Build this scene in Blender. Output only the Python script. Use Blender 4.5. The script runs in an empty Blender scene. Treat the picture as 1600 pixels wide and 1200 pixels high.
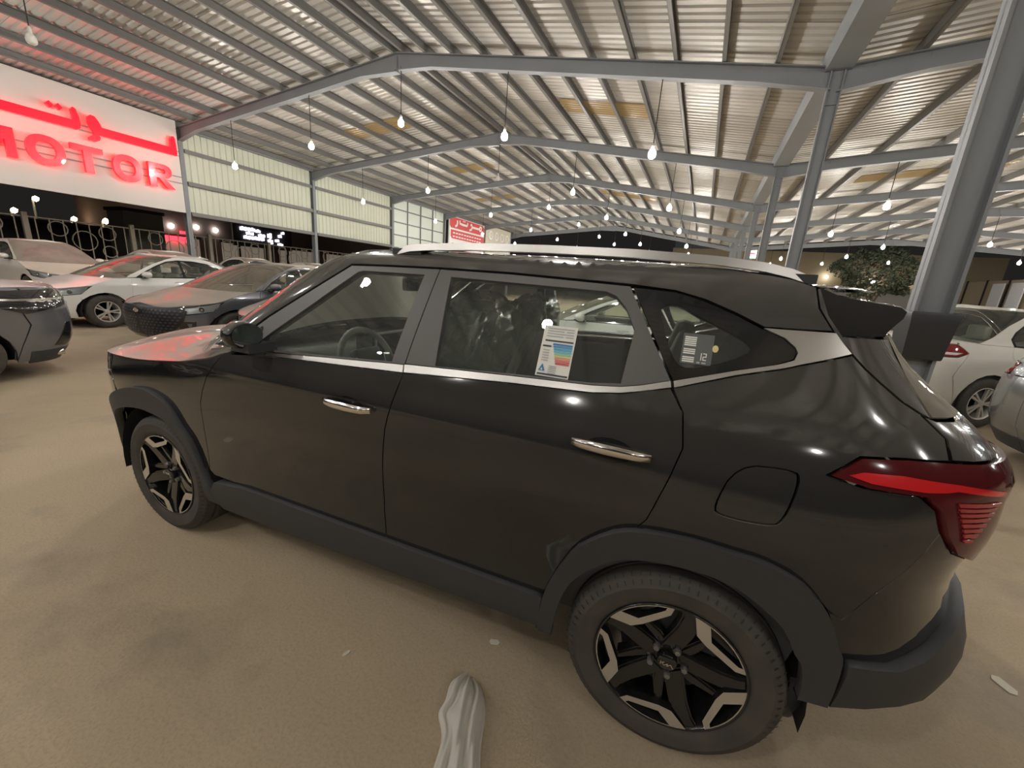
import bpy, bmesh, math, random
import numpy as np
from mathutils import Vector, Matrix
from mathutils.geometry import delaunay_2d_cdt

random.seed(7)
PI = math.pi
SC = bpy.context.scene
COL = SC.collection

# ------------------------------------------------------------------ camera
YAW, PITCH, ROLL, FPX = -.3675, .2521, .0747, 618.74
CAM = np.array([2.4476, -2.0269, 1.5087])
def cam_axes():
    cy, sy, cp, sp = math.cos(YAW), math.sin(YAW), math.cos(PITCH), math.sin(PITCH)
    f = np.array([sy*cp, cy*cp, -sp]); r = np.array([cy, -sy, 0.]); u = np.cross(r, f)
    cr, sr = math.cos(ROLL), math.sin(ROLL)
    return cr*r+sr*u, -sr*r+cr*u, f
_r, _u, _f = cam_axes()
cam = bpy.data.objects.new('camera', bpy.data.cameras.new('camera'))
COL.objects.link(cam)
cam.matrix_world = Matrix(((_r[0], _u[0], -_f[0], CAM[0]), (_r[1], _u[1], -_f[1], CAM[1]), (_r[2], _u[2], -_f[2], CAM[2]), (0, 0, 0, 1)))
cam.data.sensor_fit = 'HORIZONTAL'; cam.data.sensor_width = 36
cam.data.lens = FPX/1600*36
cam.data.clip_start = .02; cam.data.clip_end = 400
SC.camera = cam

# ------------------------------------------------------------------ world, exposure
wd = bpy.data.worlds.new('night_sky'); SC.world = wd; wd.use_nodes = True
bg = wd.node_tree.nodes['Background']
bg.inputs[0].default_value = (.95, .85, .82, 1); bg.inputs[1].default_value = .016
SC.view_settings.view_transform = 'Standard'; SC.view_settings.look = 'None'
SC.view_settings.gamma = 1; SC.view_settings.use_curve_mapping = False
SC.view_settings.exposure = EXPOSURE = 0.0
LAMP = 455.0
SC.cycles.max_bounces = 8; SC.cycles.transparent_max_bounces = 16
SC.cycles.sample_clamp_indirect = 6.0
SC.cycles.caustics_reflective = False; SC.cycles.caustics_refractive = False

# ------------------------------------------------------------------ shed frame
ANG = -math.atan(.0562)
_d = np.array([.0562, 1.]); _d /= np.linalg.norm(_d); _e = np.array([_d[1], -_d[0]])
def SH(u, v, z=0.):
    """shed coordinates (across, along, up) -> world"""
    p = CAM[:2]+u*_e+v*_d
    return Vector((p[0], p[1], z))
def FV(k): return 3.95+5.98*k

# ------------------------------------------------------------------ materials
MATS = {}
def mat(name, col=(.5, .5, .5), rough=.5, metal=0., coat=0., spec=.5, emit=None, estr=0., noise=None, bump=None, objrand=0., trans=0., alpha=None):
    """principled material; noise=(scale, amount, colour2) mottles the colour, bump=(scale, strength, distance)"""
    if name in MATS: return MATS[name]
    m = bpy.data.materials.new(name); m.use_nodes = True; MATS[name] = m
    nt = m.node_tree; b = nt.nodes['Principled BSDF']
    b.inputs['Base Color'].default_value = (*col, 1); b.inputs['Roughness'].default_value = rough
    b.inputs['Metallic'].default_value = metal; b.inputs['Coat Weight'].default_value = coat
    b.inputs['Coat Roughness'].default_value = .03
    b.inputs['Specular IOR Level'].default_value = spec
    if trans: b.inputs['Transmission Weight'].default_value = trans
    if alpha is not None: b.inputs['Alpha'].default_value = alpha
    if emit: b.inputs['Emission Color'].default_value = (*emit, 1); b.inputs['Emission Strength'].default_value = estr
    tc = nt.nodes.new('ShaderNodeTexCoord')
    src = None
    if noise:
        n = nt.nodes.new('ShaderNodeTexNoise'); n.inputs['Scale'].default_value = noise[0]; n.inputs['Detail'].default_value = 5
        nt.links.new(tc.outputs['Object'], n.inputs['Vector'])
        mr = nt.nodes.new('ShaderNodeMapRange'); mr.inputs[1].default_value = .35; mr.inputs[2].default_value = .65; mr.inputs[4].default_value = noise[1]
        nt.links.new(n.outputs[0], mr.inputs[0])
        mx = nt.nodes.new('ShaderNodeMix'); mx.data_type = 'RGBA'
        mx.inputs[6].default_value = (*col, 1); mx.inputs[7].default_value = (*noise[2], 1)
        nt.links.new(mr.outputs[0], mx.inputs[0]); src = mx.outputs[2]
    if objrand:
        oi = nt.nodes.new('ShaderNodeObjectInfo'); hs = nt.nodes.new('ShaderNodeHueSaturation')
        mr = nt.nodes.new('ShaderNodeMapRange'); mr.inputs[3].default_value = 1-objrand; mr.inputs[4].default_value = 1+objrand
        nt.links.new(oi.outputs['Random'], mr.inputs[0]); nt.links.new(mr.outputs[0], hs.inputs['Value'])
        hs.inputs['Color'].default_value = (*col, 1)
        if src: nt.links.new(src, hs.inputs['Color'])
        src = hs.outputs[0]
    if src: nt.links.new(src, b.inputs['Base Color'])
    if bump:
        n = nt.nodes.new('ShaderNodeTexNoise'); n.inputs['Scale'].default_value = bump[0]; n.inputs['Detail'].default_value = 4
        nt.links.new(tc.outputs['Object'], n.inputs['Vector'])
        bp = nt.nodes.new('ShaderNodeBump'); bp.inputs['Strength'].default_value = bump[1]; bp.inputs['Distance'].default_value = bump[2]
        nt.links.new(n.outputs[0], bp.inputs['Height']); nt.links.new(bp.outputs[0], b.inputs['Normal'])
    return m
def glass_mat(name, tint, refl=1., rough=.0, dust=0., dust_haze_col=(.5, .45, .38)):
    """thin pane: see-through tint, fresnel reflection, optional film of dust or painted haze"""
    m = bpy.data.materials.new(name); m.use_nodes = True; nt = m.node_tree; N = nt.nodes; N.clear()
    out = N.new('ShaderNodeOutputMaterial'); tr = N.new('ShaderNodeBsdfTransparent'); gl = N.new('ShaderNodeBsdfGlossy'); mx = N.new('ShaderNodeMixShader'); fr = N.new('ShaderNodeFresnel')
    fr.inputs[0].default_value = 1.55; tr.inputs[0].default_value = (*tint, 1); gl.inputs['Roughness'].default_value = rough
    mu = N.new('ShaderNodeMath'); mu.operation = 'MULTIPLY'; mu.inputs[1].default_value = refl; mu.use_clamp = True
    nt.links.new(fr.outputs[0], mu.inputs[0]); nt.links.new(mu.outputs[0], mx.inputs[0]); nt.links.new(tr.outputs[0], mx.inputs[1]); nt.links.new(gl.outputs[0], mx.inputs[2])
    last = mx.outputs[0]
    if dust:
        df = N.new('ShaderNodeBsdfDiffuse'); df.inputs[0].default_value = (*dust_haze_col, 1); m2 = N.new('ShaderNodeMixShader')
        n = N.new('ShaderNodeTexNoise'); n.inputs['Scale'].default_value = 2.5; n.inputs['Detail'].default_value = 6
        tc = N.new('ShaderNodeTexCoord'); nt.links.new(tc.outputs['Object'], n.inputs['Vector'])
        mr = N.new('ShaderNodeMapRange'); mr.inputs[1].default_value = .3; mr.inputs[2].default_value = .7; mr.inputs[3].default_value = dust*.8; mr.inputs[4].default_value = min(1, dust*1.2)
        nt.links.new(n.outputs[0], mr.inputs[0]); nt.links.new(mr.outputs[0], m2.inputs[0]); nt.links.new(last, m2.inputs[1]); nt.links.new(df.outputs[0], m2.inputs[2]); last = m2.outputs[0]
    nt.links.new(last, out.inputs[0]); MATS[name] = m
    return m
def dusty_paint(name, col, rough=.25, coat=.6, dust=.5, metal=0., dust_haze_col=(.46, .40, .32), lo=.55):
    """car paint with settled dust on what faces up"""
    m = mat(name, col, rough, metal, coat); nt = m.node_tree; b = nt.nodes['Principled BSDF']; N = nt.nodes
    g = N.new('ShaderNodeNewGeometry'); sx = N.new('ShaderNodeSeparateXYZ'); nt.links.new(g.outputs['Normal'], sx.inputs[0])
    n = N.new('ShaderNodeTexNoise'); n.inputs['Scale'].default_value = 3; n.inputs['Detail'].default_value = 6
    tc = N.new('ShaderNodeTexCoord'); nt.links.new(tc.outputs['Object'], n.inputs['Vector'])
    mr = N.new('ShaderNodeMapRange'); mr.inputs[1].default_value = lo; mr.inputs[2].default_value = .97; mr.inputs[3].default_value = 0; mr.inputs[4].default_value = dust
    nt.links.new(sx.outputs[2], mr.inputs[0])
    mu = N.new('ShaderNodeMath'); mu.operation = 'MULTIPLY_ADD'; mu.inputs[1].default_value = .5; mu.inputs[2].default_value = .75; nt.links.new(n.outputs[0], mu.inputs[0])
    m2 = N.new('ShaderNodeMath'); m2.operation = 'MULTIPLY'; m2.use_clamp = True; nt.links.new(mr.outputs[0], m2.inputs[0]); nt.links.new(mu.outputs[0], m2.inputs[1])
    mx = N.new('ShaderNodeMix'); mx.data_type = 'RGBA'; mx.inputs[6].default_value = (*col, 1); mx.inputs[7].default_value = (*dust_haze_col, 1)
    nt.links.new(m2.outputs[0], mx.inputs[0]); nt.links.new(mx.outputs[2], b.inputs['Base Color'])
    ad = N.new('ShaderNodeMath'); ad.operation = 'MULTIPLY_ADD'; ad.inputs[1].default_value = .6; ad.inputs[2].default_value = rough; nt.links.new(m2.outputs[0], ad.inputs[0]); nt.links.new(ad.outputs[0], b.inputs['Roughness'])
    iv = N.new('ShaderNodeMath'); iv.operation = 'MULTIPLY_ADD'; iv.inputs[1].default_value = -coat; iv.inputs[2].default_value = coat; nt.links.new(m2.outputs[0], iv.inputs[0]); nt.links.new(iv.outputs[0], b.inputs['Coat Weight'])
    return m

# ------------------------------------------------------------------ object helpers
def props(o, label=None, cat=None, group=None, kind=None):
    if label: o['label'] = label
    if cat: o['category'] = cat
    if group: o['group'] = group
    if kind: o['kind'] = kind
    return o
def empty(name, loc=(0, 0, 0), rz=0., **k):
    o = bpy.data.objects.new(name, None); COL.objects.link(o)
    o.location = loc; o.rotation_euler = (0, 0, rz); o.empty_display_size = .1
    return props(o, **k)
def link(name, me, parent=None, loc=None, rz=None, label=None, cat=None, group=None, kind=None):
    o = bpy.data.objects.new(name, me); COL.objects.link(o)
    if parent: o.parent = parent
    if loc is not None: o.location = loc
    if rz is not None: o.rotation_euler = (0, 0, rz)
    return props(o, label, cat, group, kind)
def mesh(name, verts, faces, m=None, normals=None, smooth=False, mi=None):
    me = bpy.data.meshes.new(name); me.from_pydata([tuple(map(float, v)) for v in verts], [], faces)
    for x in (m if isinstance(m, (list, tuple)) else [m]):
        if x: me.materials.append(x)
    if mi: me.polygons.foreach_set('material_index', mi)
    if smooth or normals is not None: me.polygons.foreach_set('use_smooth', [True]*len(me.polygons))
    me.update()
    if normals is not None: me.normals_split_custom_set_from_vertices([tuple(map(float, n)) for n in normals])
    return me
def mk(name, verts, faces, m, parent=None, normals=None, smooth=False, **k):
    return link(name, mesh(name, verts, faces, m, normals, smooth), parent, **k)
class B:
    """collects simple solids into one mesh"""
    def __init__(s): s.v = []; s.f = []
    def add(s, v, f):
        n = len(s.v); s.v += [tuple(x) for x in v]; s.f += [tuple(i+n for i in q) for q in f]; return s
    def box(s, c, d, rot=None):
        v = [Vector((sx*d[0]/2, sy*d[1]/2, sz*d[2]/2)) for sx in (-1, 1) for sy in (-1, 1) for sz in (-1, 1)]
        if rot is not None: v = [rot @ q for q in v]
        return s.add([q+Vector(c) for q in v], [(0, 1, 3, 2), (4, 6, 7, 5), (0, 4, 5, 1), (2, 3, 7, 6), (0, 2, 6, 4), (1, 5, 7, 3)])
    def bar(s, a, b, w, h, up=(0, 0, 1)):
        a = Vector(a); b = Vector(b); d = b-a; L = d.length; d.normalize(); up = Vector(up)
        x = d.cross(up); x.normalize(); y = x.cross(d)
        R = Matrix((x, d, y)).transposed()
        return s.box((a+b)/2, (w, L, h), R)
    def tube(s, pts, r, n=8, closed=False, caps=True):
        pts = [Vector(p) for p in pts]; k = len(pts); base = len(s.v); rr = r if isinstance(r, (list, tuple)) else [r]*k
        prev = None
        for i, p in enumerate(pts):
            t = (pts[(i+1) % k]-pts[i-1]) if closed else (pts[min(i+1, k-1)]-pts[max(i-1, 0)])
            t.normalize()
            if prev is None:
                a = Vector((0, 0, 1)) if abs(t.z) < .9 else Vector((1, 0, 0)); x = t.cross(a)
            else: x = prev-t*prev.dot(t)
            x.normalize(); prev = x; y = t.cross(x)
            for j in range(n):
                a = 2*PI*j/n; s.v.append(tuple(p+(x*math.cos(a)+y*math.sin(a))*rr[i]))
        for i in range(k if closed else k-1):
            for j in range(n):
                a = base+i*n; b = base+((i+1) % k)*n
                s.f.append((a+j, a+(j+1) % n, b+(j+1) % n, b+j))
        if caps and not closed:
            s.f.append(tuple(base+j for j in reversed(range(n)))); s.f.append(tuple(base+(k-1)*n+j for j in range(n)))
        return s
    def lathe(s, prof, n=32, axis='Z', c=(0, 0, 0), close=False):
        base = len(s.v)
        for (r, h) in prof:
            for j in range(n):
                a = 2*PI*j/n
                q = (r*math.cos(a), r*math.sin(a), h) if axis == 'Z' else (r*math.cos(a), h, r*math.sin(a))
                s.v.append((q[0]+c[0], q[1]+c[1], q[2]+c[2]))
        k = len(prof)
        for i in range(k if close else k-1):
            for j in range(n):
                a = base+i*n; b = base+((i+1) % k)*n
                q = (a+j, a+(j+1) % n, b+(j+1) % n, b+j)
                s.f.append(q if axis == 'Z' else q[::-1])
        return s
    def prism(s, poly, y0, y1, plane='XZ'):
        """extrude a 2D outline; XZ: along y"""
        n = len(poly); T = {'XZ': lambda p, h: (p[0], h, p[1]), 'XY': lambda p, h: (p[0], p[1], h), 'YZ': lambda p, h: (h, p[0], p[1])}[plane]
        v = [T(p, y0) for p in poly]+[T(p, y1) for p in poly]
        f = [tuple(range(n)), tuple(range(2*n-1, n-1, -1))]+[(i, (i+1) % n, n+(i+1) % n, n+i)[::-1] for i in range(n)]
        return s.add(v, f)
    def mesh(s, name, m, smooth=False): return mesh(name, s.v, s.f, m, None, smooth)
    def obj(s, name, m, parent=None, smooth=False, **k): return link(name, s.mesh(name, m, smooth), parent, **k)
def auto_smooth(o, ang=40):
    me = o.data if hasattr(o, 'data') else o
    bm = bmesh.new(); bm.from_mesh(me); bmesh.ops.recalc_face_normals(bm, faces=bm.faces)
    for e in bm.edges:
        e.smooth = not (len(e.link_faces) == 2 and e.calc_face_angle(0) > math.radians(ang))
    for f in bm.faces: f.smooth = True
    bm.to_mesh(me); bm.free(); return o
def rbox(name, d, bev, m, seg=3, taper=None):
    """rounded box mesh, centred"""
    bm = bmesh.new(); bmesh.ops.create_cube(bm, size=1)
    for v in bm.verts:
        v.co = Vector((v.co.x*d[0], v.co.y*d[1], v.co.z*d[2]))
        if taper and v.co.z > 0: v.co.x *= taper[0]; v.co.y *= taper[1]
    bmesh.ops.bevel(bm, geom=bm.edges[:], offset=bev, segments=seg, affect='EDGES', profile=.6)
    for f in bm.faces: f.smooth = True
    me = bpy.data.meshes.new(name); bm.to_mesh(me); bm.free(); me.materials.append(m); return me
def copy_tree(o, parent=None):
    c = o.copy(); COL.objects.link(c)
    if parent: c.parent = parent
    for ch in list(o.children): copy_tree(ch, c)
    return c

# ------------------------------------------------------------------ surface maths for car bodies
def pchip(xs, ys):
    xs = np.array(xs, float); ys = np.array(ys, float); h = np.diff(xs); d = np.diff(ys)/h
    m = np.zeros(len(xs)); m[0] = d[0]; m[-1] = d[-1]
    for i in range(1, len(xs)-1):
        if d[i-1]*d[i] > 0:
            w1 = 2*h[i]+h[i-1]; w2 = h[i]+2*h[i-1]; m[i] = (w1+w2)/(w1/d[i-1]+w2/d[i])
    X = xs.tolist(); Y = ys.tolist(); Mm = m.tolist(); H = h.tolist()
    import bisect
    def f(x):
        x = min(max(x, X[0]), X[-1]); i = min(max(bisect.bisect_left(X, x)-1, 0), len(X)-2); t = (x-X[i])/H[i]
        return (1+2*t)*(1-t)**2*Y[i]+t*(1-t)**2*H[i]*Mm[i]+t*t*(3-2*t)*Y[i+1]+t*t*(t-1)*H[i]*Mm[i+1]
    return f
def const(c): return lambda z: c
def corner(phi, n):
    c, s = abs(math.cos(phi)), abs(math.sin(phi)); rho = (c**n+s**n)**(-1/n)
    return rho*s, rho*c
class Ring:
    """horizontal contour of a car body at every height: straight flank, super-elliptic nose and tail. s runs along the flank (= x) and on round the corners"""
    def __init__(s, W, front, rear, bow, relief=None): s.W, s.F, s.R, s.bow, s.relief = W, front, rear, bow, relief
    def S(g, s, z):
        w = g.W(z)
        if g.relief: w += g.relief(s, z)
        st, dp, n, K = g.R; a = st(z)
        if s > a:
            X, Y = corner(min((s-a)/K, PI/2), n(z) if callable(n) else n); return np.array([a+dp(z)*X, -w*Y*g.bow(a), z])
        st, dp, n, K = g.F; a = st(z)
        if s < a:
            X, Y = corner(min((a-s)/K, PI/2), n); return np.array([a-dp(z)*X, -w*Y*g.bow(a), z])
        return np.array([s, -w*g.bow(s), z])
    def N(g, s, z):
        h = 2e-3; n = np.cross(g.S(s+h, z)-g.S(s-h, z), g.S(s, z+h)-g.S(s, z-h)); return n/np.linalg.norm(n)
    def end(g, rear, z):
        st, dp, n, K = g.R if rear else g.F
        return st(z)+K*PI/2 if rear else st(z)-K*PI/2
def inside(P, poly):
    x, y = P; c = False; n = len(poly); j = n-1
    for i in range(n):
        xi, yi = poly[i]; xj, yj = poly[j]
        if (yi > y) != (yj > y) and x < (xj-xi)*(y-yi)/(yj-yi)+xi: c = not c
        j = i
    return c
def area(p): return .5*sum(p[i][0]*p[(i+1) % len(p)][1]-p[(i+1) % len(p)][0]*p[i][1] for i in range(len(p)))
def inset(poly, d):
    n = len(poly); out = []
    for i in range(n):
        a, b, c = np.array(poly[i-1]), np.array(poly[i]), np.array(poly[(i+1) % n])
        e1 = b-a; e2 = c-b; e1 = e1/(np.linalg.norm(e1)+1e-12); e2 = e2/(np.linalg.norm(e2)+1e-12)
        n1 = np.array([-e1[1], e1[0]]); n2 = np.array([-e2[1], e2[0]]); m = n1+n2; L = max(m@m/2, .35)
        out.append(tuple(b+m/L*d))
    return out
def resample(poly, step):
    out = []
    for i in range(len(poly)):
        a, b = np.array(poly[i]), np.array(poly[(i+1) % len(poly)]); k = max(1, int(np.linalg.norm(b-a)/step+.5))
        out += [tuple(a+(b-a)*j/k) for j in range(k)]
    return out
def smooth_poly(p, it=1):
    """round an outline off a little (corner cutting)"""
    for _ in range(it):
        q = []
        for i in range(len(p)):
            a, b = np.array(p[i]), np.array(p[(i+1) % len(p)]); q += [tuple(a*.75+b*.25), tuple(a*.25+b*.75)]
        p = q
    return p
def panel_data(ring, poly, holes=(), step=.05, off=0., depth=.02, gap=.0025, flip=1, dome=0.):
    if area(poly) < 0: poly = poly[::-1]
    loops = [resample(inset(poly, gap), step)]
    for h in holes:
        if area(h) > 0: h = h[::-1]
        loops.append(resample(inset(h, gap), step))
    pts = []; edges = []; lp = []
    for L in loops:
        b = len(pts); pts += L; ids = list(range(b, b+len(L))); lp.append(ids)
        edges += [(ids[i], ids[(i+1) % len(ids)]) for i in range(len(ids))]
    nb = len(pts); bp = np.array(pts)
    xs = [p[0] for p in loops[0]]; ys = [p[1] for p in loops[0]]
    k = 0
    y = min(ys)+step*.5
    while y < max(ys):
        x = min(xs)+step*(.25+.5*(k % 2))
        while x < max(xs):
            if ((bp-np.array([x, y]))**2).sum(1).min() > (step*.45)**2 and inside((x, y), loops[0]) and not any(inside((x, y), h) for h in loops[1:]): pts.append((x, y))
            x += step
        y += step*.87; k += 1
    co, _, tri, ov, _, _ = delaunay_2d_cdt([Vector(p) for p in pts], edges, [], 0, 1e-7)
    remap = {}
    for i, o in enumerate(ov):
        for q in o: remap[q] = i
    V = []; NN = []; tris = []
    for c in co:
        P = ring.S(c.x, c.y); n = ring.N(c.x, c.y); V.append(P+n*off); NN.append(n)
    for t in tri:
        c = sum((co[i] for i in t), Vector((0, 0)))/3
        if inside(c, loops[0]) and not any(inside(c, h) for h in loops[1:]): tris.append(tuple(t))
    if dome:
        for i, c in enumerate(co):
            d = min(1, math.sqrt(((bp-np.array([c.x, c.y]))**2).sum(1).min())/.03); V[i] = V[i]+NN[i]*dome*math.sqrt(d*(2-d))
    F = list(tris)
    if depth:
        for ids in lp:
            ids = [remap[i] for i in ids]; n = len(ids); b = len(V)
            for i in range(n):
                t = V[ids[(i+1) % n]]-V[ids[i-1]]; o = np.cross(t, NN[ids[i]]); o = o/(np.linalg.norm(o)+1e-9)
                m = NN[ids[i]]*.55+o; V.append(V[ids[i]].copy()); NN.append(m/np.linalg.norm(m)); V.append(V[ids[i]]-NN[ids[i]]*depth); NN.append(o)
            for i in range(n):
                a = b+2*i; c = b+2*((i+1) % n); F.append((a, a+1, c+1, c))
    if flip < 0:
        V = [v*np.array([1, -1, 1]) for v in V]; NN = [v*np.array([1, -1, 1]) for v in NN]; F = [f[::-1] for f in F]
    return V, F, NN
def panel(name, m, parent, ring, poly, flip=1, **k):
    kk = {a: k.pop(a) for a in ('holes', 'step', 'off', 'depth', 'gap', 'dome') if a in k}
    V, F, N = panel_data(ring, poly, flip=flip, **kk)
    return mk(name, V, F, m, parent, normals=N, **k)
def shell(name, m, parent, left, crown, n=16, rows=None, thick=.0, expo=2.4, lift=0., **k):
    """skin stretched between a left edge curve and its mirror image, domed by crown"""
    L = len(left); V = []
    for i, P in enumerate(left):
        c = crown(i/(L-1)) if callable(crown) else crown
        for j in range(n+1):
            t = -1+2*j/n; t = math.copysign(abs(t)**.8, t)
            V.append((P[0], -P[1]*t*-1, P[2]+lift+c*(1-abs(t)**expo)) if False else (P[0], P[1]*-t, P[2]+lift+c*(1-abs(t)**expo)))
    F = [(i*(n+1)+j, i*(n+1)+j+1, (i+1)*(n+1)+j+1, (i+1)*(n+1)+j) for i in range(L-1) for j in range(n)]
    o = mk(name, V, F, m, parent, smooth=True, **k)
    bm = bmesh.new(); bm.from_mesh(o.data); bmesh.ops.remove_doubles(bm, verts=bm.verts, dist=1e-5); bmesh.ops.recalc_face_normals(bm, faces=bm.faces)
    up = sum(f.normal.z*f.calc_area() for f in bm.faces)
    if up < 0: bmesh.ops.reverse_faces(bm, faces=bm.faces)
    if thick:
        r = bmesh.ops.extrude_edge_only(bm, edges=[e for e in bm.edges if e.is_boundary])
        for v in [g for g in r['geom'] if isinstance(g, bmesh.types.BMVert)]: v.co.z -= thick
    for f in bm.faces: f.smooth = True
    for e in bm.edges:
        if len(e.link_faces) == 2 and e.calc_face_angle(0) > .7: e.smooth = False
    bm.to_mesh(o.data); bm.free(); return o
# ------------------------------------------------------------------ shared car materials
M_black = dusty_paint('black_car_paint', (.013, .014, .0145), .04, 1., .30, dust_haze_col=(.42, .39, .34), lo=.08)  # dust film also paints the lens veil's pale haze onto shoulders and roof sides
M_black.node_tree.nodes['Principled BSDF'].inputs['Specular IOR Level'].default_value = .3
M_clad = mat('black_plastic', (.035, .036, .037), .55, bump=(300, .15, .002))
M_gloss = mat('gloss_black_trim', (.012, .012, .012), .12, coat=.5)
M_frame = mat('satin_black_frame', (.105, .10, .094), .4)
M_rubber = mat('rubber_seal', (.012, .012, .012), .6)
M_chrome = mat('chrome', (.82, .80, .76), .12, 1.)
M_satin = mat('satin_silver', (.62, .60, .57), .3, 1.)
M_tyre = mat('tyre_rubber', (.045, .041, .036), .75, noise=(9, .6, (.085, .072, .056)))
M_dark = mat('dark_underside', (.008, .008, .008), .9)
M_machined = mat('machined_alloy', (.70, .69, .66), .28, .9)
M_glass = glass_mat('window_glass', (.90, .96, .92), 1.1, 0, .055, (.60, .64, .58))  # thin dust film also paints in the milky haze of reflections
M_glassd = glass_mat('privacy_glass', (.80, .86, .82), 1.1, 0, .06, (.60, .64, .58))  # pale film here is haze painted into the quarter panes
M_lens = mat('red_lens', (.20, .008, .010), .08, coat=1.)
M_lensb = mat('bright_red_lens', (.62, .02, .022), .15, coat=1.)
M_lenssm = mat('smoked_red_lens', (.085, .010, .012), .10, coat=.2, spec=.3)
M_int = mat('interior_trim', (.10, .104, .10), .6)
M_seat = mat('seat_leather', (.24, .24, .225), .5, bump=(120, .2, .004))
M_head = mat('headliner_cloth', (.48, .47, .43), .9)
M_film = glass_mat('plastic_film', (.88, .90, .87), 3.2, .14, .30, (.70, .73, .66))
M_clear = glass_mat('lamp_lens', (.85, .87, .88), 1.2)
M_white = mat('white_print', (.78, .78, .74), .5)

# ------------------------------------------------------------------ the black car: surface
_W = pchip([.1, .18, .26, .36, .5, .7, .85, .95, 1.05, 1.13, 1.17, 1.21, 1.35, 1.5, 1.56, 1.59, 1.61],
           [.76, .80, .845, .872, .874, .892, .9, .896, .880, .860, .846, .832, .772, .700, .665, .62, .56])
_XR = pchip([.1, .3, .4, .5, .6, .7, .8, .86, .9, .95, 1.0, 1.05, 1.1, 1.14, 1.2, 1.3, 1.4, 1.44, 1.5, 1.56, 1.62],
            [3.36, 3.39, 3.40, 3.415, 3.415, 3.395, 3.37, 3.37, 3.385, 3.40, 3.408, 3.41, 3.42, 3.40, 3.345, 3.215, 3.11, 3.085, 3.06, 3.03, 3.0])
_XRC = pchip([.1, .3, .4, .45, .5, .55, .6, .7, .8], [3.34, 3.39, 3.405, 3.43, 3.447, 3.457, 3.45, 3.41, 3.385])
_XF = pchip([.1, .25, .4, .6, .75, .85, .92, .98, 1.05], [-.76, -.80, -.87, -.89, -.88, -.86, -.84, -.80, -.72])
_SCU = pchip([1.0, 1.1, 1.275, 1.388, 1.525, 1.58, 1.62], [.44, .56, .80, .96, 1.16, 1.28, 1.42])
def _bow(x): t = (x-1.35)/1.6; return 1-.018*t*t
def _g(x, c, w): return math.exp(-((x-c)/w)**2)
def _relief(s, z):
    # door scoop, shoulder crease, haunch over the rear wheel
    r = -.012*_g(z, .60, .13)*(1/(1+math.exp(-(s-.62)/.10)))*(1/(1+math.exp((s-2.28)/.10)))
    r += .006*_g(z, 1.03, .05)*(1/(1+math.exp((s-2.6)/.2)))
    r += .010*_g(s, 2.60, .5)*_g(z, .86, .12)
    return r
_nR = 3.4
_rear = (const(2.75), lambda z: _XR(z)-2.75, _nR, .55)
RL = Ring(_W, (const(-.08), lambda z: -.08-_XF(z), 2.8, .6), _rear, _bow, _relief)
RU = Ring(_W, (_SCU, const(.38), 2.6, .4), (const(2.75), lambda z: _XR(z)-2.75, 3.4, .55), _bow)
RC = Ring(_W, (const(-.08), lambda z: -.08-_XF(z), 2.8, .6), (const(2.75), lambda z: _XRC(z)-2.75, _nR, .55), _bow)
SN = RL.end(False, .5); ST = RL.end(True, .5)
fgap = [(.59, 1.10), (.537, 1.035), (.493, .985), (.451, .905), (.427, .84), (.42, .746), (.41, .654), (.40, .58), (.385, .47)]
arch_f_out = [(.44, .29), (.385, .38), (.342, .47), (.293, .62), (.241, .687), (.189, .766), (.123, .812), (0, .838), (-.134, .824), (-.267, .765), (-.36, .69), (-.42, .60), (-.455, .45), (-.46, .30)]
arch_f_in = [(-.40, .30), (-.405, .45), (-.372, .554), (-.30, .645), (-.202, .696), (-.082, .72), (.024, .714), (.119, .697), (.215, .62), (.29, .51), (.335, .40), (.345, .29)]
arch_r_out = [(2.175, .30), (2.177, .40), (2.192, .494), (2.228, .591), (2.284, .70), (2.385, .795), (2.475, .827), (2.598, .838), (2.717, .832), (2.787, .826), (2.867, .79), (2.92, .718), (2.948, .629), (2.966, .569), (2.972, .41)]
arch_r_in = [(2.915, .41), (2.914, .45), (2.901, .527), (2.881, .563), (2.846, .639), (2.797, .687), (2.735, .726), (2.64, .744), (2.518, .736), (2.403, .696), (2.306, .6), (2.249, .486), (2.226, .336), (2.225, .30)]
rgap = [(2.476, 1.243), (2.519, 1.181), (2.534, 1.087), (2.513, .999), (2.471, .856), (2.44, .812)]
P_fender = fgap[:9]+arch_f_out[2:10]+[(-.285, .80), (-.30, .87), (-.27, .975), (-.1, .98), (.03, .99), (.3, 1.022), (.5, 1.066)]
P_fdoor = [(.59, 1.10), (.80, 1.118), (1.03, 1.133), (1.565, 1.156), (1.515, .94), (1.486, .567), (1.497, .447), (.66, .447), (.42, .447)]+fgap[:0:-1]
P_rdoor = [(1.565, 1.156), (1.99, 1.184), (2.25, 1.195), (2.339, 1.207), (2.393, 1.22)]+rgap+arch_r_out[6:2:-1]+[(2.192, .494), (2.18, .447), (1.497, .447), (1.486, .567), (1.515, .94)]
P_fframe = [(.62, 1.13), (.818, 1.284), (.98, 1.392), (1.181, 1.527), (1.343, 1.532), (1.604, 1.536), (1.562, 1.184), (1.026, 1.150), (.80, 1.138)]
P_fglass = [(.765, 1.150), (.86, 1.222), (1.03, 1.348), (1.224, 1.500), (1.25, 1.507), (1.541, 1.509), (1.502, 1.190), (1.1, 1.166)]
P_rframe = [(1.605, 1.536), (1.898, 1.535), (2.309, 1.523), (2.474, 1.262), (2.391, 1.237), (2.337, 1.225), (2.251, 1.216), (1.986, 1.206), (1.563, 1.187)]
P_rglass = [(1.662, 1.508), (2.235, 1.499), (2.27, 1.488), (2.307, 1.455), (2.344, 1.393), (2.332, 1.236), (2.25, 1.226), (1.986, 1.215), (1.692, 1.199)]
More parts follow.
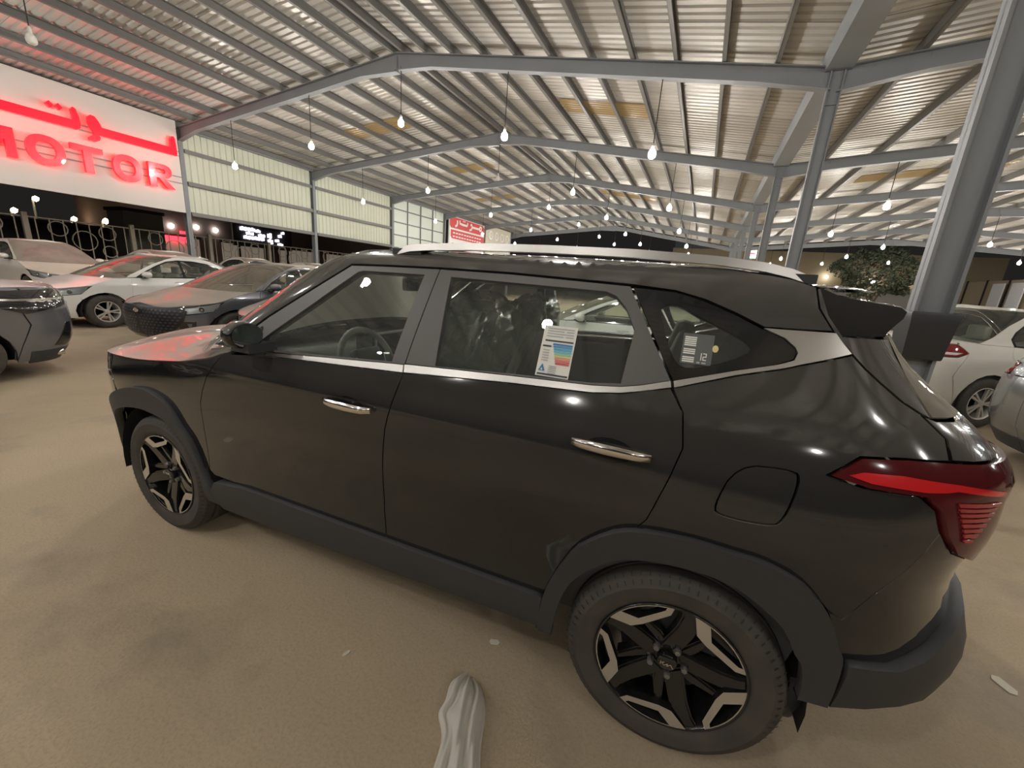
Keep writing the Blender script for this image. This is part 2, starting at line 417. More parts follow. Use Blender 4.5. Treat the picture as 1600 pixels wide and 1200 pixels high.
P_qout = [(2.318, 1.519), (2.443, 1.514), (2.526, 1.495), (2.615, 1.463), (2.687, 1.431), (2.74, 1.411), (2.776, 1.389), (2.784, 1.377), (2.776, 1.36), (2.729, 1.341), (2.636, 1.314), (2.478, 1.263)]
P_qin = smooth_poly([(2.405, 1.46), (2.43, 1.476), (2.465, 1.475), (2.516, 1.448), (2.579, 1.424), (2.666, 1.383), (2.654, 1.357), (2.577, 1.321), (2.512, 1.302), (2.479, 1.312), (2.445, 1.368)], 1)
P_flap = smooth_poly([(2.632, .94), (2.672, 1.072), (2.795, 1.088), (2.812, 1.066), (2.796, .945), (2.77, .925), (2.66, .922)], 2)
P_lamp = [(2.856, 1.09), (2.909, 1.146), (2.983, 1.157), (3.042, 1.159), (3.111, 1.157), (3.25, 1.152), (3.40, 1.142), (3.40, 1.06), (3.34, 1.03), (3.29, .955), (3.255, .900), (3.16, .903), (3.094, .938), (3.058, .99), (3.04, 1.045), (3.009, 1.077), (2.924, 1.076)]
P_quarter = [(2.482, 1.243), (2.637, 1.299), (2.796, 1.346), (2.962, 1.386), (3.011, 1.323), (3.038, 1.286), (3.062, 1.262), (3.078, 1.21), (3.06, 1.163), (3.042, 1.161), (2.983, 1.159), (2.907, 1.148), (2.852, 1.09), (2.922, 1.073), (3.005, 1.074), (3.036, 1.045), (3.054, .99), (3.03, .88), (2.95, .70)]+[(2.922, .722), (2.868, .792), (2.788, .829), (2.717, .834), (2.598, .840), (2.475, .829)]+rgap[:0:-1]
P_bumper = [(3.03, .88), (3.054, .99), (3.094, .935), (3.16, .900), (3.255, .897), (3.30, .90), (ST, .90), (ST, .62), (3.28, .62), (3.15, .683), (3.047, .584), (2.968, .572), (2.95, .63), (2.925, .715), (2.95, .70)]
P_rclad = [(2.968, .568), (3.047, .580), (3.15, .679), (3.22, .715), (3.28, .73), (ST, .74), (ST, .44), (3.3, .45), (3.2, .452), (3.09, .448), (2.974, .412)]
P_tside = [(2.857, 1.553), (2.866, 1.499), (2.918, 1.438), (2.965, 1.389), (3.016, 1.323), (3.043, 1.286), (3.067, 1.262), (3.083, 1.25), (3.134, 1.432), (2.945, 1.432), (2.90, 1.482), (2.872, 1.553)]
P_spoil = [(3.15, 1.553), (3.15, 1.452), (ST, 1.455), (ST, 1.56), (3.3, 1.557)]
P_rwin = [(3.14, 1.442), (3.087, 1.252), (3.25, 1.245), (ST, 1.24), (ST, 1.445)]
P_gate = [(3.066, 1.258), (3.082, 1.21), (3.064, 1.163), (3.111, 1.160), (3.25, 1.155), (3.405, 1.145), (3.405, 1.055), (3.345, 1.025), (3.295, .925), (3.30, .905), (ST, .905), (ST, 1.235), (3.25, 1.24), (3.09, 1.247)]
P_roofside = [(.50, 1.13), (.605, 1.132), (.812, 1.288), (.975, 1.395), (1.177, 1.531), (1.343, 1.536), (1.603, 1.540), (1.898, 1.539), (2.312, 1.527), (2.443, 1.518), (2.528, 1.499), (2.617, 1.467), (2.689, 1.436), (2.914, 1.441), (2.862, 1.499), (2.853, 1.556), (2.70, 1.582), (2.55, 1.598), (2.09, 1.604), (1.407, 1.604), (1.26, 1.597), (1.16, 1.573), (1.06, 1.527), (.855, 1.39), (.69, 1.285)]
strip = lambda bot, top: bot+top[::-1]
P_ch1 = strip([(.86, 1.127), (1.03, 1.134), (1.563, 1.157)], [(.87, 1.136), (1.026, 1.149), (1.560, 1.183)])
P_ch2 = strip([(1.569, 1.158), (1.99, 1.185), (2.254, 1.196), (2.339, 1.208), (2.393, 1.221), (2.476, 1.244)], [(1.565, 1.185), (1.986, 1.205), (2.251, 1.215), (2.337, 1.224), (2.391, 1.236), (2.472, 1.261)])
P_ch3 = [(2.484, 1.245), (2.637, 1.301), (2.796, 1.348), (2.958, 1.388), (2.918, 1.436), (2.689, 1.432), (2.742, 1.412), (2.778, 1.390), (2.787, 1.376), (2.778, 1.357), (2.729, 1.339), (2.636, 1.312), (2.48, 1.262)]
P_sill = [(.40, .36), (.44, .42), (.652, .445), (.939, .446), (1.792, .446), (2.178, .445), (2.176, .40), (2.176, .325), (1.793, .318), (.899, .278), (.45, .268)]
P_headl = [(-.31, .88), (-.28, .972), (-.5, .955), (-.84, .93), (-.86, .84), (-.55, .83)]
P_fbump = [(-.285, .755), (-.287, .795), (-.31, .87), (-.55, .82), (-.86, .83), (-.86, .93), (SN, .94), (SN, .80), (-.62, .80), (-.62, .50), (SN, .50), (SN, .33), (-.465, .31), (-.458, .45), (-.423, .60), (-.362, .695)]
P_grille = [(-.62, .80), (SN, .80), (SN, .50), (-.62, .50)]

def crv(p, k=3):
    """smooth curve through the points of an open outline"""
    q = [np.array(v) for v in p]; q = [2*q[0]-q[1]]+q+[2*q[-1]-q[-2]]; out = []
    for i in range(1, len(q)-2):
        for j in range(k):
            t = j/k; out.append(tuple(.5*((2*q[i])+(q[i+1]-q[i-1])*t+(2*q[i-1]-5*q[i]+4*q[i+1]-q[i+2])*t*t+(-q[i-1]+3*q[i]-3*q[i+1]+q[i+2])*t**3)))
    return out+[tuple(q[-2])]
HERO = empty('black_suv', (0, 0, 0), label='glossy black five-door SUV with silver roof rails and a label in its rear door window', cat='car')
def both(name, m, ring, poly, parents=(None, None), subs=None, **k):
    return [panel(name, m, parents[i] or HERO, ring, poly, flip=fl, **k) for i, fl in enumerate((1, -1))]
both('front_fender', M_black, RL, P_fender)
fd = both('front_door', M_black, RL, P_fdoor)
rd = both('rear_door', M_black, RL, P_rdoor)
both('quarter_panel', M_black, RL, P_quarter, holes=[P_flap], gap=.0016)
both('fuel_flap', M_black, RL, P_flap, gap=.004, off=-.002)
both('door_frame', M_frame, RU, P_fframe, fd, holes=[P_fglass], gap=.002, depth=.03)
both('door_frame', M_frame, RU, P_rframe, rd, holes=[P_rglass], gap=.002, depth=.03)
both('window_glass', M_glass, RU, P_fglass, fd, off=-.008, depth=0, gap=-.004, step=.09)
both('window_glass', M_glass, RU, P_rglass, rd, off=-.008, depth=0, gap=-.004, step=.09)
both('quarter_window_surround', M_gloss, RU, P_qout, holes=[P_qin], gap=.001, depth=.015)
both('quarter_window', M_glassd, RU, P_qin, off=-.003, depth=0, gap=-.003)
both('belt_trim', M_satin, RU, P_ch1, fd, off=.006, depth=.012, gap=0, step=.04)
both('belt_trim', M_satin, RU, P_ch2, rd, off=.006, depth=.012, gap=0, step=.04)
both('pillar_trim', M_satin, RU, P_ch3, off=.006, depth=.012, gap=0, step=.03)
both('roof_side', M_black, RU, P_roofside)
both('wheel_arch_cladding', M_clad, RL, crv(arch_f_out)+crv(arch_f_in), off=.022, depth=.035, gap=0)
both('wheel_arch_cladding', M_clad, RL, crv(arch_r_out)+crv(arch_r_in), off=.022, depth=.035, gap=0)
both('sill_cladding', M_clad, RL, P_sill, off=.022, depth=.05, gap=0)
both('tail_lamp', M_lenssm, RL, P_lamp, off=.012, depth=.03, gap=.002, step=.03)
both('rear_bumper', M_black, RL, P_bumper, gap=.0008)
both('lower_bumper_cladding', M_clad, RC, P_rclad, off=.018, depth=.05, gap=0)
tg = both('tailgate', M_black, RL, P_gate)
both('spoiler_side', M_black, RU, P_tside, tg)
V = []; ys = np.linspace(-1, 1, 25)
SPO = [RU.S(2.865, 1.556), RU.S(2.955, 1.534), np.array([3.02, -.612, 1.517]), np.array([3.038, -.602, 1.506]), np.array([3.034, -.604, 1.488]), np.array([3.012, -.617, 1.462]), np.array([2.993, -.628, 1.436]), RU.S(2.935, 1.43), RU.S(2.885, 1.485)]
for q in ys:
    a = abs(q); g_ = 1-a**2.5
    for i, P in enumerate(SPO): V.append((P[0]+(.02, .06, .10, .105, .105, .09, .06, .0, .0)[i]*g_, P[1]*-q*(.97 if i > 6 else 1), P[2]+(.022, .018, .012, .010, .008, .004, 0, 0, 0)[i]*g_))
k_ = len(SPO)
F = [(i*k_+j, i*k_+(j+1) % k_, i*k_+k_+(j+1) % k_, i*k_+k_+j) for i in range(24) for j in range(k_)]+[tuple(range(k_)), tuple(24*k_+j for j in range(k_-1, -1, -1))]
auto_smooth(mk('spoiler', V, F, M_black, tg[0]), 30)
both('rear_window', glass_mat('dusty_rear_glass', (.5, .52, .48), 1.2, .06, .38, (.50, .45, .36)), RU, P_rwin, tg, depth=.01)
both('headlamp', M_clear, RL, P_headl, gap=.001)
both('headlamp_housing', M_satin, RL, P_headl, off=-.03, depth=0)
both('front_bumper', M_black, RL, P_fbump)
both('front_grille', M_gloss, RL, P_grille, off=-.02, depth=0)
# bright elements of the tail lamp
lamps = [o for o in HERO.children if o.name.startswith('tail_lamp')]
P_red = [(2.884, 1.100), (2.907, 1.113), (2.968, 1.119), (3.051, 1.113), (3.152, 1.096), (3.152, 1.086), (3.05, 1.099), (3.034, 1.094), (3.004, 1.089), (2.92, 1.09)]
for o, fl in zip(lamps, (1, -1)):
    panel('light_bar', M_lensb, o, RL, P_red, flip=fl, off=.016, depth=.004, gap=0, step=.02)
    for i in range(8):
        z = 1.072-i*.0125; t = i/7; a = 3.058+.028*t; b = 3.150-.045*t
        panel('reflector_rib', mat('reflector_red', (.30, .012, .018), .25, coat=.6), o, RL, [(a, z), (b, z-.001), (b-.002, z-.0085), (a+.002, z-.0085)], flip=fl, off=.0175, depth=.005, gap=0, step=.03)
# hood, roof, windscreen
def zh(s): return float(np.interp(s, [SN, -.84, -.5, -.27, -.1, .03, .3, .5, .59, .75], [.945, .937, .958, .977, .983, .993, 1.025, 1.069, 1.103, 1.135]))
ss = np.concatenate([np.linspace(.62, -.2, 18), np.linspace(-.25, SN, 16)])
M_hood = dusty_paint('black_hood_paint', (.011, .012, .0125), .10, 1., .55)
shell('hood', M_hood, HERO, [RL.S(s, zh(s)) for s in ss], lambda t: .105-.03*t, n=20, thick=.02, expo=2.6)
ss = np.concatenate([[1.26, 1.33, 1.42], np.linspace(1.5, 2.5, 12), np.linspace(2.6, 2.86, 6), np.linspace(2.92, ST, 12)])
def zr(s): return float(np.interp(s, [1.26, 1.407, 2.09, 2.55, 2.70, 2.853, 3.15, 3.3, ST], [1.597, 1.605, 1.605, 1.599, 1.583, 1.5565, 1.5555, 1.558, 1.561]))
front_edge = [RU.S(s, z) for s, z in zip(np.linspace(RU.end(False, 1.60), 1.24, 9), np.linspace(1.603, 1.597, 9))]
shell('roof', M_black, HERO, front_edge+[RU.S(s, zr(s)) for s in ss], lambda t: .022, n=18, expo=3.)
ws = [(.50, 1.13), (.69, 1.285), (.855, 1.39), (1.06, 1.527), (1.16, 1.573), (1.255, 1.596)]
wz = np.linspace(1.085, 1.60, 12)
for i, fl in enumerate((1, -1)):
    V = []; ncol = 10
    for z in wz:
        a = float(np.interp(z, [1.05]+[q[1] for q in ws], [.43]+[q[0] for q in ws])); e = RU.end(False, z)
        for j in range(ncol+1): V.append(RU.S(a+(e-a)*j/ncol, z))
    F = [(r*(ncol+1)+j, (r+1)*(ncol+1)+j, (r+1)*(ncol+1)+j+1, r*(ncol+1)+j+1) for r in range(len(wz)-1) for j in range(ncol)]
    if fl < 0: V = [v*np.array([1, -1, 1]) for v in V]; F = [f[::-1] for f in F]
    mk('windscreen', V, F, M_glass, HERO, smooth=True)
# roof rails
for fl in (-1, 1):
    xs = [1.33, 1.36, 1.42, 1.52, 1.7, 2.0, 2.3, 2.55, 2.68, 2.75, 2.80]
    zs = [1.585, 1.600, 1.612, 1.620, 1.627, 1.630, 1.628, 1.618, 1.606, 1.592, 1.574]
    ys = [.590, .597, .602, .605, .608, .610, .608, .602, .596, .592, .588]
    b = B(); n = len(xs)
    for x, z, y in zip(xs, zs, ys):
        for dy, dz in ((-.019, -.014), (.019, -.014), (.015, .012), (-.015, .012)): b.v.append((x, fl*(y+dy), z+dz))
    for i in range(n-1):
        for j in range(4): b.f.append((i*4+j, i*4+(j+1) % 4, i*4+4+(j+1) % 4, i*4+4+j))
    b.f += [(0, 1, 2, 3), tuple(4*(n-1)+j for j in (3, 2, 1, 0))]
    rl = auto_smooth(b.obj('roof_rail', M_satin, HERO), 50)
    for c, d in (((1.40, fl*.60, 1.598), (.14, .03, .022)), ((2.74, fl*.592, 1.578), (.15, .032, .026))):
        b = B(); b.box(c, d); b.obj('rail_foot', M_clad, rl)
# door handles with their cups
def handle(parent, fl, s0, z0, s1, z1):
    L = 9; b = B()
    for i in range(L):
        t = i/(L-1); s = s0+(s1-s0)*t; z = z0+(z1-z0)*t; P = RL.S(s, z); N_ = RL.N(s, z)
        o = .012+.026*math.sin(PI*min(1, max(0, t)))**.35; h = .011+.005*math.sin(PI*t)**.5; th = .007
        for dz, do in ((-h, 0), (-h*.5, th), (h*.5, th), (h, 0), (h*.6, -th), (-h*.6, -th)):
            q = P+N_*(o+do); b.v.append((q[0], q[1]*fl, q[2]+dz))
    for i in range(L-1):
        for j in range(6): b.f.append((i*6+j, i*6+(j+1) % 6, i*6+6+(j+1) % 6, i*6+6+j))
    b.f += [tuple(range(6)), tuple((L-1)*6+j for j in range(5, -1, -1))]
    o = auto_smooth(b.obj('door_handle', M_chrome, parent), 60)
    sc = (s0+s1)/2-.005; zc = (z0+z1)/2-.004; w = abs(s1-s0)*.40
    cup = [(sc+w*math.cos(a)*.8, zc+.036*math.sin(a)) for a in np.linspace(0, 2*PI, 21)[:-1]]
    panel('handle_cup', M_gloss, parent, RL, cup, flip=fl, off=.0015, depth=0, gap=0, step=.03)
for i, fl in enumerate((1, -1)):
    handle(fd[i], fl, 1.223, 1.003, 1.457, 1.001); handle(rd[i], fl, 2.220, 1.046, 2.455, 1.041)
# mirrors
for i, fl in enumerate((1, -1)):
    bm = bmesh.new(); bmesh.ops.create_uvsphere(bm, u_segments=20, v_segments=12, radius=1)
    for v in bm.verts:
        x, y, z = v.co; x = max(x, -1); k = 1
        if x > .35: x = .35+(x-.35)*.12; k = 1
        v.co = Vector((.845+x*.068, -(.945+y*.076), 1.222+z*.057+(.012*y if y < 0 else 0)))
        v.co.y *= fl
    if fl < 0: bmesh.ops.reverse_faces(bm, faces=bm.faces)
    for f in bm.faces: f.smooth = True
    me = bpy.data.meshes.new('mirror'); bm.to_mesh(me); bm.free(); me.materials.append(M_black)
    mo = link('mirror', me, HERO)
    b = B(); b.prism([(.79, 1.150), (.90, 1.152), (.885, 1.185), (.80, 1.183)], -.96*fl, -.835*fl); auto_smooth(b.obj('mirror_base', M_clad, mo))
    b = B(); b.lathe([(.001, 0), (.05, 0)], 20, 'Z'); me = b.mesh('mirror_glass', mat('tinted_mirror', (.30, .31, .32), .02, 1.))
    o = link('mirror_glass', me, mo); o.location = (.8785, -.945*fl, 1.222); o.rotation_euler = (0, PI/2, 0); o.scale = (.95, 1.3, 1)
    b = B(); b.add([RL.S(.63, 1.128)*np.array([1, fl, 1])+np.array([0, -.004*fl, 0]), RU.S(.80, 1.140)*np.array([1, fl, 1])+np.array([0, -.004*fl, 0]), RU.S(.80, 1.245)*np.array([1, fl, 1])+np.array([0, -.004*fl, 0])], [(0, 1, 2)])
    b.obj('mirror_sail', M_gloss, fd[i])

# ------------------------------------------------------------------ wheels
def tyre_mesh(name, R, rr, w, n=72):
    """lathe about the y axis, outer face at y=-w/2; tread grooves are real"""
    h = w/2; b = B()
    prof = [(rr-.004, -h*.86), (rr+.012, -h*.96), (rr+.03, -h*1.0), ((R+rr)/2+.01, -h*1.04), (R-.035, -h*1.0), (R-.014, -h*.92), (R-.004, -h*.80)]
    for g in (-.45, -.1, .25, .6): prof += [(R, h*(g-.06)), (R-.009, h*(g-.04)), (R-.009, h*(g+.04)), (R, h*(g+.06))]
    prof += [(R-.004, h*.8), (R-.014, h*.92), (R-.05, h*1.0), (rr, h*.86)]
    b.lathe(prof, n, 'Y')
    for i in range(n):     # shoulder sipes
        a = 2*PI*(i+.5)/n; c, s_ = math.cos(a), math.sin(a); t = (-s_, c)
        r0, r1 = R-.030, R+.0005; q = []
        for r, y in ((r0, -h*1.012), (r1, -h*.78)):
            for d in (-.0022, .0022): q.append((r*c+t[0]*d, y-.0012, r*s_+t[1]*d))
        b.add(q, [(0, 1, 3, 2)])
    me = b.mesh(name, [M_tyre, M_rubber]); me.polygons.foreach_set('material_index', [0]*(len(prof)-1)*n+[1]*n); me.update()
    bm = bmesh.new(); bm.from_mesh(me)
    for f in bm.faces: f.smooth = True
    for e in bm.edges:
        if len(e.link_faces) == 2 and e.calc_face_angle(0) > .6: e.smooth = False
    bm.to_mesh(me); bm.free(); return me
def pl(r, a): a = math.radians(a); return (r*math.cos(a), r*math.sin(a))
def hero_wheel(x, y, fl, alpha, parent):
    w = empty('wheel', (x, y, .340)); w.parent = parent
    if fl < 0: w.rotation_euler = (0, 0, PI)
    dy = .107
    link('tyre', ME_tyre, w)
    link('rim', ME_rim, w); link('brake_disc', ME_disc, w)
    for k in range(5):
        a0 = alpha+72*k
        o = link('spoke', ME_spoke, w); o.rotation_euler = (0, -math.radians(a0), 0)
        o = link('alloy_insert', ME_eye, w, label='machined silver insert at the rim'); o.rotation_euler = (0, -math.radians(a0), 0)
        o = link('wheel_nut', ME_nut, w); o.rotation_euler = (0, -math.radians(a0-15), 0)
    c = link('centre_cap', ME_cap, w)
    for me in ME_logo:
        o = link('cap_letter', me, c); o.rotation_euler = (0, math.radians(5), 0)
    return w
ME_tyre = tyre_mesh('tyre', .336, .233, .222)
b = B(); b.lathe([(.233, -.098), (.2325, -.106), (.228, -.107), (.224, -.100), (.219, -.085), (.20, -.02), (.20, .10)], 64, 'Y'); ME_rim = b.mesh('rim', M_gloss, True)
b = B(); b.lathe([(.06, -.01), (.155, -.012), (.155, .012), (.06, .014)], 40, 'Y'); ME_disc = b.mesh('brake_disc', mat('cast_steel', (.12, .12, .12), .4, .8), True); auto_smooth(ME_disc)
# spoke pair at the gap before each insert, hub to rim
b = B()
def spoke_piece(pts, y0, y1):
    b.prism([(p[0], p[1]) for p in pts], y0, y1)
spoke_piece([pl(.052, -28), pl(.052, 50), pl(.15, 10), pl(.20, 8), pl(.228, 9.5), pl(.228, -1.0), pl(.165, -11), pl(.13, -14)], -.080, -.04)
spoke_piece([pl(.05, -62), pl(.05, -22), pl(.165, -21), pl(.162, -29), pl(.10, -42)], -.074, -.04)
ME_spoke = b.mesh('spoke', M_gloss)
bm = bmesh.new(); bm.from_mesh(ME_spoke); bmesh.ops.recalc_face_normals(bm, faces=bm.faces)
for v in bm.verts:
    if v.co.y < -.06:
        r = math.hypot(v.co.x, v.co.z); v.co.y += -.020*max(0, (r-.10)/.13)+.012*max(0, (.12-r)/.07)
bmesh.ops.bevel(bm, geom=[e for e in bm.edges if all(v.co.y < -.05 for v in e.verts)], offset=.006, segments=2, affect='EDGES')
bm.to_mesh(ME_spoke); bm.free()
# machined insert: closed eyelet with a hole
def eye_mesh():
    outer = [pl(.2285, 0), pl(.168, -10), pl(.160, -24), pl(.199, -54.5), pl(.2295, -57)]+[pl(.2295, a) for a in (-50, -42, -34, -26, -18, -9)]
    hole = [pl(.224, -12.5), pl(.183, -23), pl(.212, -50), pl(.2235, -51.5)]+[pl(.2235, a) for a in (-44, -36, -28, -20)]
    if area(outer) < 0: outer = outer[::-1]
    if area(hole) > 0: hole = hole[::-1]
    pts = outer+hole; no = len(outer)
    ed = [(i, (i+1) % no) for i in range(no)]+[(no+i, no+(i+1) % len(hole)) for i in range(len(hole))]
    co, _, tri, ov, _, _ = delaunay_2d_cdt([Vector(p) for p in pts], ed, [], 0, 1e-7)
    T = [t for t in tri if inside(sum((co[i] for i in t), Vector((0, 0)))/3, outer) and not inside(sum((co[i] for i in t), Vector((0, 0)))/3, hole)]
    n = len(co); yf = lambda c: -.101-.004*(c.length-.16)/.07
    V = [(c.x, yf(c), c.y) for c in co]+[(c.x, -.075, c.y) for c in co]
    F = [tuple(t) for t in T]; cnt = {}
    for t in T:
        for i in range(3): cnt[(t[i], t[(i+1) % 3])] = 1
    for (i, j) in list(cnt):
        if (j, i) not in cnt: F.append((j, i, i+n, j+n))
    return mesh('alloy_insert', V, F, [M_machined, M_gloss], mi=[0]*len(T)+[1]*(len(F)-len(T)))
ME_eye = eye_mesh()
b = B(); b.lathe([(.001, -.086), (.009, -.085), (.011, -.078), (.011, -.06)], 6, 'Y', c=(.055, 0, 0)); ME_nut = b.mesh('wheel_nut', mat('dull_nut', (.30, .29, .28), .4, .8))
b = B(); b.lathe([(.001, -.090), (.024, -.089), (.030, -.084), (.032, -.06), (.06, -.055), (.062, -.03)], 32, 'Y'); ME_cap = auto_smooth(b.mesh('centre_cap', M_gloss))
def strokes(name, segs, w, y0, y1, m):
    b = B()
    for (x0, z0, x1, z1) in segs:
        d = Vector((x1-x0, z1-z0)).normalized(); n = Vector((-d.y, d.x))*w/2
        b.prism([(x0-n.x, z0-n.y), (x1-n.x, z1-n.y), (x1+n.x, z1+n.y), (x0+n.x, z0+n.y)], y0, y1)
    return b.mesh(name, m)
_lg = lambda L: strokes('cap_letter', [tuple(v*.0105 for v in q) for q in L], .0026, -.0925, -.088, M_chrome)
ME_logo = [_lg([(-1.9, -.55, -1.9, .55), (-1.9, -.1, -.9, .55), (-1.45, .15, -.75, -.55)]), _lg([(-.75, -.55, .1, .55), (.1, .55, .1, -.55)]), _lg([(.1, -.55, .95, .55), (.95, .55, 1.9, -.55)])]
hero_wheel(0, -.768, 1, 58.4, HERO); hero_wheel(2.61, -.768, 1, 5.9, HERO)
hero_wheel(0, .768, -1, 20, HERO); hero_wheel(2.61, .768, -1, 50, HERO)
# wheel housings, underbody, inner lining
for fl in (1, -1):
    for xc, zc, r in ((-.02, .335, .40), (2.575, .335, .415)):
        b = B(); K = 20
        A = [math.radians(-8+196*i/K) for i in range(K+1)]
        for a in A: b.v += [(xc+r*math.cos(a), -.86*fl, zc+r*math.sin(a)), (xc+r*math.cos(a), -.48*fl, zc+r*math.sin(a))]
        b.f += [(2*i, 2*i+1, 2*i+3, 2*i+2) for i in range(K)]
        n0 = len(b.v); b.v.append((xc, -.48*fl, zc)); b.f += [(n0, 2*i+1, 2*i+3) for i in range(K)]
        b.obj('wheel_housing', M_dark, HERO, True)
b = B(); b.box((1.30, 0, .30), (1.75, 1.56, .10)); b.box((3.2, 0, .42), (.32, 1.2, .12)); b.box((-.58, 0, .33), (.36, 1.2, .12)); b.box((1.3, 0, .33), (4.0, .94, .12)); b.obj('underbody', M_dark, HERO)
both('mud_flap', M_clad, RL, [(2.915, .42), (2.965, .42), (2.955, .22), (2.93, .205), (2.91, .23)], off=-.03, depth=.012, gap=0, step=.04)
for fl in (1, -1):
    panel('door_lining', M_int, HERO, RL, [(.40, .36), (2.9, .36), (2.98, 1.0), (2.8, 1.20), (2.6, 1.20), (2.3, 1.18), (1.5, 1.155), (.62, 1.10), (.45, .9)], flip=fl, off=-.075, depth=0, step=.12)
# ------------------------------------------------------------------ cabin of the black car
roof_in = [RU.S(s, 1.585)*np.array([1, .97, 1]) for s in np.linspace(1.32, 2.9, 12)]
shell('headliner', M_head, HERO, [p-np.array([0, 0, .02]) for p in roof_in], .02, n=10)
b = B(); b.box((1.45, 0, .37), (2.5, 1.5, .04)); b.obj('cabin_floor', M_int, HERO)
b = B()
prof = [(.18, .95), (.30, 1.07), (.52, 1.105), (.72, 1.10), (.80, 1.06), (.82, .98), (.76, .90), (.78, .78), (.70, .60), (.3, .5), (.18, .6)]
b.prism(prof, -.74, .74); dash = auto_smooth(b.obj('dashboard', mat('dash_plastic', (.27, .275, .26), .45), HERO), 50)
b = B(); b.box((.80, .08, 1.07), (.03, .66, .15)); scr = b.obj('display', M_gloss, dash)
b = B()
for y in (-.13, .26): b.box((.815, y, 1.06), (.02, .016, .15))
b.box((.817, .06, 1.147), (.02, .42, .012)); b.box((.80, -.55, 1.05), (.03, .15, .012)); b.obj('display_trim', M_satin, dash)
for y in (-.62, .62):
    b = B(); b.lathe([(.001, 0), (.05, 0), (.056, -.02), (.045, -.03)], 20, 'Z'); o = link('air_vent', b.mesh('air_vent', M_gloss), dash); o.location = (.80, y, 1.0); o.rotation_euler = (0, PI/2, 0)
# steering wheel, built flat then tilted
sw = empty('steering_wheel', (.98, -.37, 1.03)); sw.parent = HERO; sw.rotation_euler = (0, math.radians(68), 0)
b = B(); b.tube([(.185*math.cos(a), .185*math.sin(a), 0) for a in np.linspace(0, 2*PI, 37)[:-1]], .017, 10, closed=True); b.obj('steering_rim', M_seat, sw, True)
link('steering_hub', rbox('steering_hub', (.17, .19, .05), .02, M_int), sw)
b = B(); b.bar((0, -.17, 0), (0, -.08, .01), .045, .02); b.bar((0, .17, 0), (0, .08, .01), .045, .02); b.bar((.165, 0, 0), (.07, 0, .01), .05, .02); b.obj('steering_spoke', M_int, sw)
b = B()
for y in (-1, 1): b.bar((-.035, y*.10, .028), (.05, y*.085, .03), .010, .008); b.bar((.05, y*.085, .03), (.10, y*.03, .02), .010, .008); b.bar((-.035, y*.10, .028), (-.03, y*.155, .02), .010, .008)
b.obj('steering_trim', M_satin, sw)
b = B(); b.tube([(.72, -.37, .98), (.98, -.37, 1.03)], .035, 10); b.obj('steering_column', M_int, HERO, True)
# centre mirror
link('rear_view_mirror', rbox('rear_view_mirror', (.035, .25, .072), .016, M_gloss), HERO).location = (1.02, 0, 1.45)
b = B(); b.tube([(1.0, 0, 1.45), (.985, 0, 1.52), (1.02, 0, 1.56)], .016, 8); b.obj('mirror_stalk', M_int, HERO)
def seat(x, y, rear=False, w=.50):
    s_ = empty('rear_seat' if rear else 'front_seat', (x, y, .40)); s_.parent = HERO
    o = link('seat_cushion', rbox('seat_cushion', (.52, w, .20), .06, M_seat), s_); o.location = (-.05, 0, .20); o.rotation_euler = (0, math.radians(-6), 0)
    o = link('seat_back', rbox('seat_back', (.15, w*.96, .64), .06, M_seat, taper=(.8, .84)), s_); o.location = (.27, 0, .50); o.rotation_euler = (0, math.radians(18), 0)
    o = link('headrest', rbox('headrest', (.11, .26, .19), .045, M_seat, taper=(.8, .85)), s_); o.location = (.40, 0, .925); o.rotation_euler = (0, math.radians(14), 0)
    b = B()
    for d in (-.06, .06): b.tube([(.355, d, .79), (.39, d, .88)], .007, 6)
    b.obj('headrest_post', M_satin, s_)
    return s_
seats = [seat(1.22, -.37), seat(1.22, .37)]
rs = empty('rear_bench', (2.05, 0, .40)); rs.parent = HERO
o = link('seat_cushion', rbox('seat_cushion', (.52, 1.28, .20), .06, M_seat), rs); o.location = (0, 0, .22)
o = link('seat_back', rbox('seat_back', (.15, 1.26, .60), .05, M_seat, taper=(.85, .9)), rs); o.location = (.33, 0, .52); o.rotation_euler = (0, math.radians(20), 0)
for y in (-.38, .38):
    o = link('headrest', rbox('headrest', (.10, .26, .16), .04, M_seat), rs); o.location = (.46, y, .89); o.rotation_euler = (0, math.radians(16), 0)
# delivery film over the front seats
from mathutils import noise as MN
def film(parent, c, d, seed, amp=.035):
    bm = bmesh.new(); bmesh.ops.create_icosphere(bm, subdivisions=5, radius=1)
    for v in bm.verts:
        p = v.co.copy(); q = Vector([math.copysign(abs(t)**.62, t) for t in p])
        n = MN.turbulence(p*2.2+Vector((seed, 0, 0)), 2, True); n2 = abs(MN.noise(p*5.5+Vector((seed, 3, 0))))
        q *= 1+amp*3*(n-.5)+amp*1.9*(n2-.2)
        v.co = Vector((q.x*d[0], q.y*d[1], q.z*d[2]))
    for f in bm.faces: f.smooth = False
    me = bpy.data.meshes.new('plastic_cover'); bm.to_mesh(me); bm.free(); me.materials.append(M_film)
    o = link('plastic_cover', me, parent, label='clear crinkled delivery film'); o.location = c; return o
for i, s_ in enumerate(seats):
    o = film(s_, (.33, 0, .62), (.15, .29, .45), 3.1+i*5); o.rotation_euler = (0, math.radians(18), 0)
    film(s_, (-.03, 0, .24), (.31, .29, .14), 7.7+i*3, .03)
